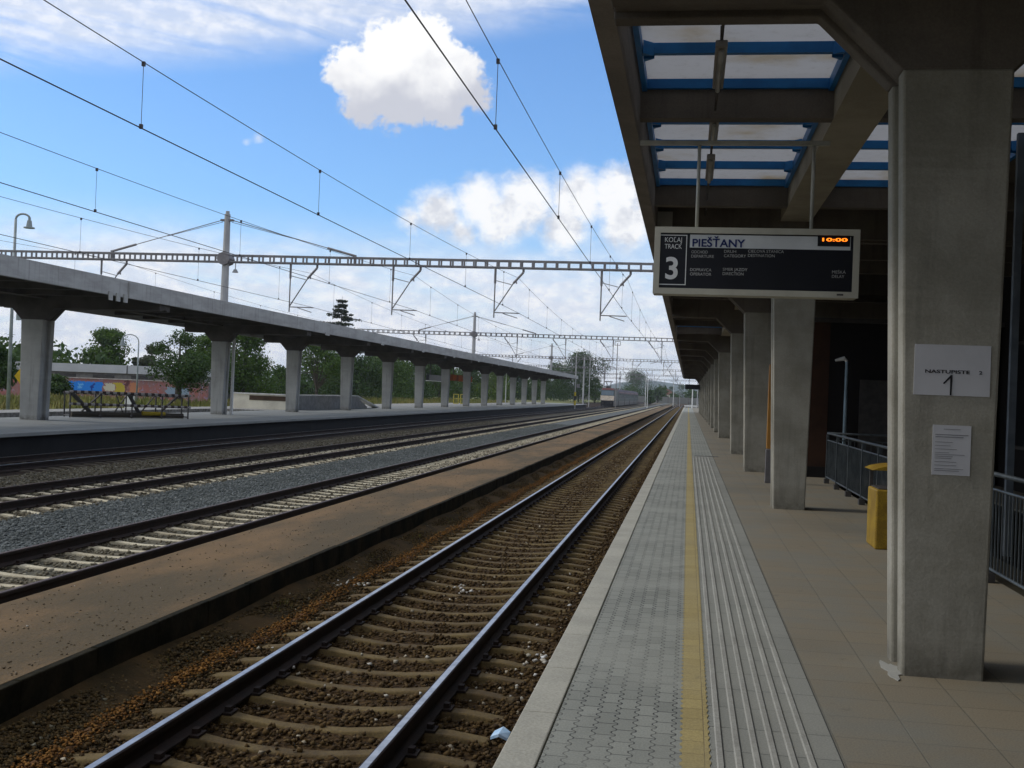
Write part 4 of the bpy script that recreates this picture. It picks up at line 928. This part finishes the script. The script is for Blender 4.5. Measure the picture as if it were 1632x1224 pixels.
# ---------------------------------------------------------------- trees
def leaf_mat(name, a, b, c_):
    m = bpy.data.materials.new(name); m.use_nodes = True; t = NT(m.node_tree); p = m.node_tree.nodes['Principled BSDF']
    p.inputs['Roughness'].default_value = 0.6; p.inputs['Specular IOR Level'].default_value = 0.25
    g = t.n('ShaderNodeNewGeometry'); r = g.outputs['Random Per Island']
    n_ = t.noise(g.outputs['Position'], 0.55, 4, 0.6)
    col = t.mix(t.smooth(n_, 0.38, 0.62), a, b); col = t.mix(t.m('MULTIPLY', r, 0.6), col, c_)
    t.put(p.inputs['Base Color'], col); p.inputs['Subsurface Weight'].default_value = 0.0
    nt = m.node_tree; tr = t.n('ShaderNodeBsdfTranslucent'); t.put(tr.inputs[0], t.mix(0.3, col, (0.12,0.16,0.02)))
    mx = t.n('ShaderNodeMixShader'); mx.inputs[0].default_value = 0.3
    nt.links.new(p.outputs[0], mx.inputs[1]); nt.links.new(tr.outputs[0], mx.inputs[2]); nt.links.new(mx.outputs[0], nt.nodes['Material Output'].inputs[0])
    return m
leaf_dark = leaf_mat('leaf_dark', (0.014,0.042,0.008), (0.028,0.066,0.010), (0.045,0.09,0.010))
leaf_mid = leaf_mat('leaf_mid', (0.026,0.07,0.008), (0.052,0.11,0.010), (0.085,0.14,0.014))
leaf_light = leaf_mat('leaf_light', (0.06,0.12,0.012), (0.10,0.16,0.016), (0.15,0.20,0.03))
leaf_grey = leaf_mat('leaf_grey', (0.055,0.065,0.04), (0.08,0.09,0.05), (0.10,0.10,0.06))
leaf_spruce = leaf_mat('leaf_spruce', (0.03,0.04,0.028), (0.045,0.06,0.04), (0.07,0.075,0.05))
bark = mat('bark', (0.07,0.055,0.04), (0.04,0.032,0.025), 4, bump=0.5, bscale=20)
def tree(x, y, h, w, label, lm, nleaf=5000, size=0.3, trunk=0.28, z0=-0.6, dens=1.0, name='deciduous_tree', seed=0, group='trees behind the far platform', crown0=0.2):
    r = np.random.default_rng(seed+100)
    e = empty(name, (x,y,z0), label, 'tree', group)
    mb = MB(); th = h*(crown0+0.15); mb.tube((0,0,-0.5),(0,0,th),trunk,trunk*0.7,8)
    nb = 16; blobs_ = []
    for i in range(nb):
        a = r.uniform(0, 6.28); tt = r.uniform(0, 1); zc = h*(crown0+0.12+ (0.80-crown0)*tt); rr = w*0.5*(1-abs(tt-0.4)**1.6*1.25)*r.uniform(0.25, 0.85)
        c = np.array([rr*math.cos(a), rr*math.sin(a), zc]); R_ = w*r.uniform(0.15, 0.27)*(1.1-0.45*tt)
        blobs_.append((c, R_)); mb.tube((0,0,th*0.85), tuple(c), trunk*0.32, 0.03, 5)
    blobs_.append((np.array([0,0,h*0.6]), w*0.25)); blobs_.append((np.array([0,0,h*0.86]), w*0.15))
    mb.tube((0,0,th*0.95),(0,0,h*0.85),trunk*0.6,0.04,6)
    mb.build('trunk', bark, e)
    # leaf clumps
    n_ = nleaf; idx = r.integers(0, len(blobs_), n_)
    cen = np.array([b[0] for b in blobs_])[idx]; rad = np.array([b[1] for b in blobs_])[idx]
    d = r.normal(0, 1, (n_, 3)); d /= np.linalg.norm(d, axis=1)[:, None]
    rr = rad*np.clip(r.normal(0.86, 0.22, n_), 0.1, 1.4)
    p = cen + d*rr[:, None]*np.array([1.1,1.1,0.8])
    nrm = d + r.normal(0, 0.55, (n_, 3)); nrm /= np.linalg.norm(nrm, axis=1)[:, None]
    up = r.normal(0, 1, (n_, 3)); u = np.cross(nrm, up); u /= np.linalg.norm(u, axis=1)[:, None]; v = np.cross(nrm, u)
    s_ = size*r.uniform(0.5, 1.2, n_)[:, None]
    V = np.stack([p-u*s_*0.5, p+v*s_*0.32+u*s_*0.05, p+u*s_*0.55, p-v*s_*0.32], 1).reshape(-1, 3)
    me = bpy.data.meshes.new('crown'); me.vertices.add(len(V)); me.vertices.foreach_set('co', V.reshape(-1))
    me.loops.add(n_*4); me.loops.foreach_set('vertex_index', np.arange(n_*4, dtype=np.int32)); me.polygons.add(n_); me.polygons.foreach_set('loop_start', (np.arange(n_)*4).astype(np.int32))
    me.update(calc_edges=True); me.materials.append(lm); o = bpy.data.objects.new('crown', me); C.objects.link(o); o.parent = e
    return e
def at_px(px, X):            # world Y of the point at x=X seen at photo column px, on the horizon row
    d = RM @ Vector(((px-816)/F, (612-(636+0.0384*(px-1097)))/F, -1)); return X/d.x*d.y
def tree_px(pxc, wpx, ytop, X, label, lm, k, **kw):
    Y = at_px(pxc, X); dist = math.hypot(X, Y)*math.cos(math.atan2(-X, Y)-YAW)
    yh = 636+0.0384*(pxc-1097); ztop = CAMZ + (yh-ytop)/F*dist; z0 = -0.6
    return tree(X, Y, ztop-z0, wpx/F*dist, label, lm, seed=k, **kw)
tree_px(-12, 75, 540, -50, 'dark broad tree at the left edge behind the tall lamp post', leaf_dark, 1, nleaf=6000, size=0.28)
tree_px(96, 26, 556, -78, 'small pale tree top just right of the first far column', leaf_light, 2, nleaf=1800, size=0.4)
tree_px(168, 95, 526, -76, 'big green tree with a tall peak above the flat roofed building', leaf_mid, 3, nleaf=8000, size=0.42)
tree_px(216, 18, 566, -76, 'narrow dark conifer behind the building beside the distant lamp', leaf_spruce, 4, nleaf=1500, size=0.35)
tree_px(240, 46, 548, -72, 'greyish tree above the right end of the building roof', leaf_grey, 5, nleaf=2600, size=0.4)
tree_px(285, 105, 522, -44, 'sparse dark tree with thin branches left of the second far column', leaf_dark, 6, nleaf=8500, size=0.24, trunk=0.35)
tree_px(388, 128, 516, -50, 'large sunlit green tree right of the second far column', leaf_mid, 7, nleaf=14000, size=0.32, crown0=0.05)
tree_px(320, 80, 528, -55, 'green tree directly behind the second far column', leaf_mid, 8, nleaf=6500, size=0.32, crown0=0.02)
tree_px(455, 60, 585, -60, 'low dark tree behind the third far column', leaf_dark, 9, nleaf=4000, size=0.35, crown0=0.0)
tree_px(505, 90, 538, -52, 'loose green tree right of the third far column', leaf_mid, 10, nleaf=6000, size=0.34, crown0=0.05)
tree_px(88, 56, 597, -60, 'low dark green bush in front of the graffiti wall', leaf_dark, 11, nleaf=2500, size=0.3, crown0=0.0, name='bush')
k = 12
for (px, wpx, yt, X, lm, lab) in ((560,95,572,-55,leaf_dark,'dark tree behind the fourth far column'),(612,85,566,-56,leaf_mid,'green tree behind the fifth far column'),
        (655,80,570,-55,leaf_dark,'dark tree left of the sixth far column'),(700,70,568,-54,leaf_mid,'green tree above the dark hanging board'),
        (742,60,578,-52,leaf_dark,'dark tree behind the orange hanging board'),(778,60,582,-52,leaf_light,'light green tree right of the orange hanging board'),
        (818,44,592,-50,leaf_dark,'dark tree behind the thin white post'),(850,40,590,-48,leaf_mid,'bushy tree behind the last far columns'),
        (883,44,578,-46,leaf_dark,'dark tree rising over the end of the far canopy')):
    tree_px(px, wpx*1.45, yt, X, lab, lm, k, nleaf=9000, size=0.46, crown0=-0.05); k += 1
tree_px(922, 112, 563, -34, 'large dark tree at the end of the far canopy', leaf_dark, 22, nleaf=16000, size=0.5, crown0=0.0)
tree_px(948, 30, 598, -30, 'low green tree left of the locomotive', leaf_mid, 23, nleaf=2500, size=0.45, crown0=0.0)
tree_px(1016, 74, 594, -32, 'round distant tree behind the train', leaf_dark, 24, nleaf=7000, size=0.75, crown0=0.0)
for px, wpx, yt, lab in ((1048,22,618,'small far bush left of the distant house'),(1068,16,614,'small conifer like tree below the hill'),(1088,30,612,'green tree just left of the distant departure board'),(1036,18,620,'low bush beside the round distant tree')):
    tree_px(px, wpx, yt, -14 if px < 1080 else -4.5, lab, leaf_dark, k+20, nleaf=1200, size=0.8, crown0=0.0, name='bush'); k += 1
# spruce behind the canopy
def spruce(px, ytop, X, wpx, label):
    Y = at_px(px, X); dist = math.hypot(X, Y)*math.cos(math.atan2(-X, Y)-YAW); yh = 636+0.0384*(px-1097)
    h = CAMZ+(yh-ytop)/F*dist+0.6; w = wpx/F*dist; e = empty('spruce_tree', (X,Y,-0.6), label, 'tree', None)
    mb = MB(); mb.tube((0,0,0),(0,0,h),0.25,0.02,8); rr = np.random.default_rng(77); P_ = []; D_ = []
    nl = 30
    for i in range(nl):
        z = h*(0.22+0.76*(i+rr.uniform(-0.4,0.4))/nl); L_ = w*0.5*(1-(z/h))**0.7*2.6
        for j in range(4):
            a = rr.uniform(0, 6.28); l = L_*rr.uniform(0.45, 1.15); tip = (l*math.cos(a), l*math.sin(a), z-l*0.12+0.10*l)
            mb.tube((0,0,z), tip, 0.03, 0.01, 4)
            for q in range(60):
                f = rr.uniform(0.15, 1.05); P_.append([tip[0]*f+rr.normal(0,0.12), tip[1]*f+rr.normal(0,0.12), z+(tip[2]-z)*f-abs(rr.normal(0,0.14))]); D_.append(a)
    mb.build('trunk', bark, e)
    p = np.array(P_); n_ = len(p); u = rr.normal(0,1,(n_,3)); u /= np.linalg.norm(u,axis=1)[:,None]; v = np.cross(u, rr.normal(0,1,(n_,3))); v /= np.linalg.norm(v,axis=1)[:,None]; s_ = 0.26
    V = np.stack([p-u*s_, p+v*s_*0.4, p+u*s_, p-v*s_*0.4], 1).reshape(-1,3)
    me = bpy.data.meshes.new('crown'); me.vertices.add(len(V)); me.vertices.foreach_set('co', V.reshape(-1)); me.loops.add(n_*4); me.loops.foreach_set('vertex_index', np.arange(n_*4,dtype=np.int32)); me.polygons.add(n_); me.polygons.foreach_set('loop_start', (np.arange(n_)*4).astype(np.int32)); me.update(calc_edges=True)
    me.materials.append(leaf_spruce); o = bpy.data.objects.new('crown', me); C.objects.link(o); o.parent = e
spruce(540, 472, -58, 60, 'tall spruce with spreading top rising above the far canopy')
# undergrowth beneath the tree line
mb = MB(); rr = np.random.default_rng(9)
n_ = 26000; xs = rr.uniform(-60, -36, n_); ys = 60+rr.uniform(0,1,n_)**1.2*180; hh = rr.uniform(0.15,0.75,n_)*(0.4+0.6*(np.sin(xs*0.7)+np.sin(ys*0.4) > 0))
a = rr.uniform(0,6.28,n_); ww = 0.12
V = np.stack([np.stack([xs-ww*np.cos(a), ys-ww*np.sin(a), np.full(n_,-0.56)],1), np.stack([xs+ww*np.cos(a), ys+ww*np.sin(a), np.full(n_,-0.56)],1), np.stack([xs+rr.normal(0,0.15,n_), ys+rr.normal(0,0.15,n_), -0.56+hh],1)],1).reshape(-1,3)
me = bpy.data.meshes.new('tall_grass'); me.vertices.add(len(V)); me.vertices.foreach_set('co', V.reshape(-1)); me.loops.add(n_*3); me.loops.foreach_set('vertex_index', np.arange(n_*3,dtype=np.int32)); me.polygons.add(n_); me.polygons.foreach_set('loop_start', (np.arange(n_)*3).astype(np.int32)); me.update(calc_edges=True)
me.materials.append(mat('tall_grass_blade', (0.13,0.15,0.03), (0.20,0.17,0.05), 0.2)); o = bpy.data.objects.new('tall_grass', me); C.objects.link(o); tag(o, 'tall yellowish grass below the trees behind the far platform', 'grass', kind='stuff')

# far wood behind the individual trees
rr = np.random.default_rng(31); nb = 420
bx = rr.uniform(0,1,nb); by = 95+bx**1.1*520; bxx = -74 - rr.uniform(0,14,nb) + np.where(by > 420, (by-420)*0.10, 0); bh = 5.2+1.4*np.sin(by*0.11)+1.0*np.sin(by*0.31+1)+rr.normal(0,0.6,nb)+ (by-95)*0.004
n_ = 60000; i_ = rr.integers(0, nb, n_); d = rr.normal(0,1,(n_,3)); d /= np.linalg.norm(d,axis=1)[:,None]
p = np.stack([bxx[i_], by[i_], bh[i_]*rr.uniform(0.0,0.8,n_)-0.6],1) + d*np.array([2.4,2.6,1.3])*rr.uniform(0.6,1.1,n_)[:,None]
p[:,2] = np.maximum(p[:,2], -0.6)
u = np.cross(d+rr.normal(0,0.5,(n_,3)), rr.normal(0,1,(n_,3))); u /= np.linalg.norm(u,axis=1)[:,None]; v = np.cross(u, d); s_ = rr.uniform(0.25,0.6,n_)[:,None]
V = np.stack([p-u*s_, p+v*s_*0.6, p+u*s_, p-v*s_*0.6],1).reshape(-1,3)
me = bpy.data.meshes.new('distant_wood'); me.vertices.add(len(V)); me.vertices.foreach_set('co', V.reshape(-1)); me.loops.add(n_*4); me.loops.foreach_set('vertex_index', np.arange(n_*4,dtype=np.int32)); me.polygons.add(n_); me.polygons.foreach_set('loop_start', (np.arange(n_)*4).astype(np.int32)); me.update(calc_edges=True)
me.materials.append(leaf_dark); o = bpy.data.objects.new('distant_wood', me); C.objects.link(o); tag(o, 'continuous dark green wood far behind the separate trees', 'wood', kind='stuff')

rr = np.random.default_rng(41); n_ = 16000; cx = rr.uniform(-75, 60, 150); ch = 4.5+2.2*np.sin(cx*0.35)+1.5*np.sin(cx*0.9+1)+rr.normal(0,0.7,150); i_ = rr.integers(0,150,n_)
d = rr.normal(0,1,(n_,3)); d /= np.linalg.norm(d,axis=1)[:,None]
p = np.stack([cx[i_], 575+rr.uniform(0,25,n_), ch[i_]*rr.uniform(0,1,n_)],1) + d*np.array([2.2,2.5,1.4])*rr.uniform(0.6,1.1,n_)[:,None]
u = np.cross(d, rr.normal(0,1,(n_,3))); u /= np.linalg.norm(u,axis=1)[:,None]; v = np.cross(u, d); s_ = rr.uniform(0.4,0.9,n_)[:,None]
V = np.stack([p-u*s_, p+v*s_*0.6, p+u*s_, p-v*s_*0.6],1).reshape(-1,3)
me = bpy.data.meshes.new('distant_wood'); me.vertices.add(len(V)); me.vertices.foreach_set('co', V.reshape(-1)); me.loops.add(n_*4); me.loops.foreach_set('vertex_index', np.arange(n_*4,dtype=np.int32)); me.polygons.add(n_); me.polygons.foreach_set('loop_start', (np.arange(n_)*4).astype(np.int32)); me.update(calc_edges=True)
me.materials.append(leaf_dark); o = bpy.data.objects.new('distant_wood', me); C.objects.link(o); tag(o, 'low dark tree belt beyond the boundary wall at the end of the tracks', 'wood', kind='stuff')

# haze
hz = MB(); hz.box(-1750, 2350, -360, 4150, -2.6, 130); hm = bpy.data.materials.new('haze'); hm.use_nodes = True; hm.node_tree.nodes.clear(); t = NT(hm.node_tree)
pv = t.n('ShaderNodeVolumePrincipled'); pv.inputs['Color'].default_value = (0.85,0.92,1.0,1); pv.inputs['Density'].default_value = 0.00015; pv.inputs['Anisotropy'].default_value = 0.2
mo = t.n('ShaderNodeOutputMaterial'); hm.node_tree.links.new(pv.outputs[0], mo.inputs['Volume'])
tag(hz.build('haze', hm), kind='stuff', label='thin bluish air haze filling the whole view', cat='haze')
